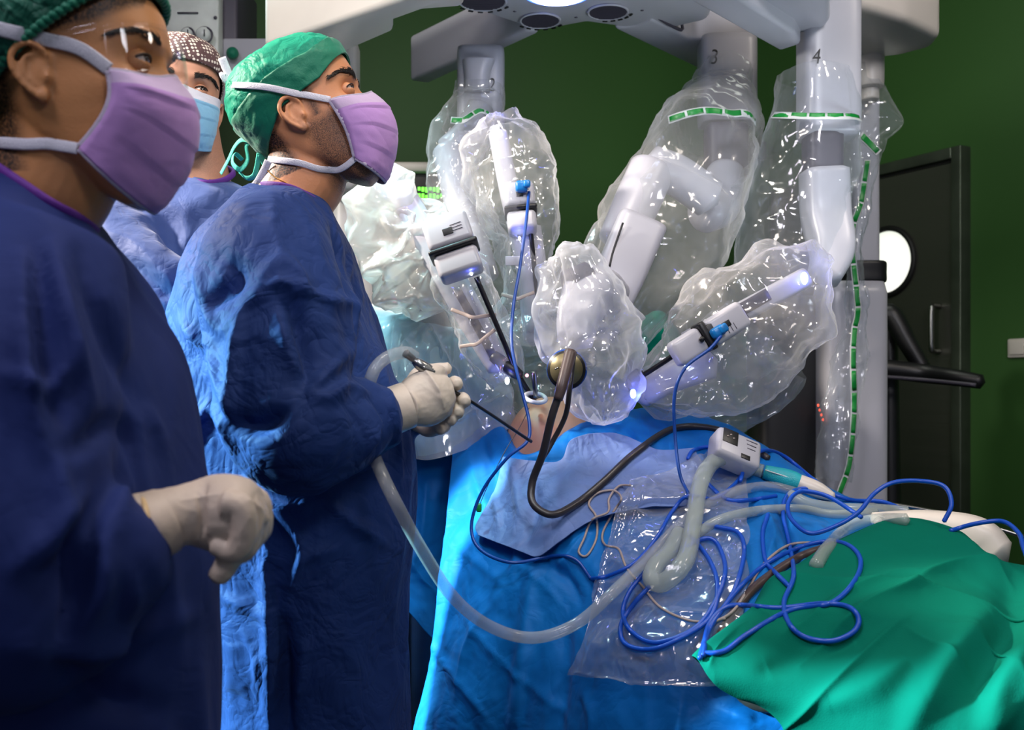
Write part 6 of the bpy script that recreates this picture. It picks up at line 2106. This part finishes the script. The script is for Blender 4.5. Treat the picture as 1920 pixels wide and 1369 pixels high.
# ------------------------------------------------------------------ background equipment
pn_ = empty('gas_panel', P(350, 100, 2.9), 'white wall panel with two round pressure gauges at the top left', 'panel')
part('panel_board', rbox(P(345, 100, 2.95), .215, .05, .34, .006), M['ring'], pn_)
part('panel_housing', rbox(P(385, 75, 3.1), .26, .24, .32, .01), M['grey'], pn_)
for gx, gy, gr in ((383, 66, 15), (389, 108, 10), (352, 64, 12)):
    gg = part('gauge', tube([P(gx, gy, 2.92), P(gx, gy, 2.90)], [gr / F * 2.9] * 2, n=32, m=4), M['ring'], pn_)
    part('gauge_rim', tube([P(gx, gy, 2.898) + Vector((gr / F * 2.9 * math.cos(a), 0, gr / F * 2.9 * math.sin(a))) for a in np.linspace(0, 2 * math.pi, 33)], .0028, n=8, m=64, caps=False), M['grey'], gg)
    part('needle', tube([P(gx, gy + 2, 2.896), P(gx, gy - gr * .7, 2.896)], .0018, n=6, m=3), M['black'], gg)
for sx, sy in ((292, 40), (404, 33), (408, 122)):
    part('screw', tube([P(sx, sy, 2.925), P(sx, sy, 2.92)], .005, n=10, m=3), M['grey'], pn_)
part('printed_line', rbox(P(352, 24, 2.92), .06, .002, .004, 0), M['grey'], pn_)
p2 = empty('gas_panel', P(445, 120, 2.95), 'narrower white wall panel with a green knob behind the green cap', 'panel')
part('panel_board', rbox(P(465, 140, 3.0), .14, .05, .20, .006), M['white'], p2)
part('knob', ell(P(436, 100, 2.95), (.018, .018, .018)), M['capband'], p2)
mo = empty('monitor', P(770, 345, 3.0), 'dark monitor with green bar traces behind the left robot arm', 'monitor')
part('screen_housing', rbox(P(748, 372, 3.05), .26, .06, .17, .012), M['black'], mo)
part('top_shell', rbox(P(740, 320, 3.05), .28, .12, .03, .012), M['beige'], mo)
for r0 in range(2):
    for k in range(7):
        part('green_bar', rbox(P(786 + 7 * k, 354 + 13 * r0 + (k % 3), 2.985), .008, .004, .010 + .003 * ((k * 7 + r0) % 3), .001), M['ledgreen'], mo)
m2 = empty('monitor', P(750, 560, 2.6), 'small lit screen with yellow and blue stripes low behind the plastic cover', 'monitor')
part('screen_housing', rbox(P(748, 548, 2.66), .08, .03, .085, .006), M['black'], m2)
for (x, y, w_, h_, cl) in ((738, 540, 10, 40, (.1, .2, .5, 1)), (754, 550, 18, 12, (.9, .7, .1, 1)), (756, 565, 20, 14, (.5, .7, .9, 1)), (740, 564, 8, 8, (.6, .1, .3, 1)), (752, 536, 14, 8, (.9, .9, .8, 1))):
    part('screen_field', rbox(P(x, y, 2.64), w_ / F * 2.64, .004, h_ / F * 2.64, 0), emit('screen_colour', cl, 1.0), m2)
# black arm support beyond the cart
ar = empty('arm_support', P(1740, 700, 3.2), 'black padded arm support of a chair in front of the steel door', 'arm support')
part('lever', tube([P(1655, 590, 3.25), P(1672, 592, 3.24), P(1700, 640, 3.22), P(1730, 690, 3.2)], [.03, .034, .03, .026], n=24, m=24, caps='round'), M['black'], ar)
part('pad', tube([P(1650, 690, 3.2), P(1730, 700, 3.18), P(1790, 708, 3.1), P(1840, 716, 3.05)], [(.025, .03), (.03, .03), (.028, .026), (.022, .022)], n=28, m=30, caps='round', up=(0, 1, 0)), M['black'], ar)
part('pad_edge', tube([P(1650, 706, 3.12), P(1730, 712, 3.1), P(1830, 722, 3.0)], .006, n=10, m=16), M['grey'], ar)
part('support_post', tube([P(1665, 600, 3.3), P(1668, 760, 3.3), (P(1668, 1, 3.3).x, 3.3, 0.03)], [.03, .03, .05], n=20, m=20), M['black'], ar)
# green draped form behind the middle of the table
sgr = part('green_bundle', (lambda q: (q[0] + normals(*q) * (.02 * crumple(q[0], 9, 3, 99))[:, None], q[1]))(ell(P(1225, 655, 2.45), (.06, .05, .09), n=48, m=32)), M['green'], None, label='green cloth bundle between the central and right robot arms', cat='cloth')
gp = part('green_bundle', (lambda q: (q[0] + normals(*q) * (.03 * crumple(q[0], 7, 3, 98))[:, None], q[1]))(tube([P(392, 1180, 2.3), P(394, 1260, 2.3), P(392, 1420, 2.3), (P(392, 1, 2.3).x, 2.3, .02)], [.05, .085, .09, .1], n=48, m=40, caps='round')), M['green'], None, label='green cloth hanging in the gap between the two nearest gowns', cat='cloth')
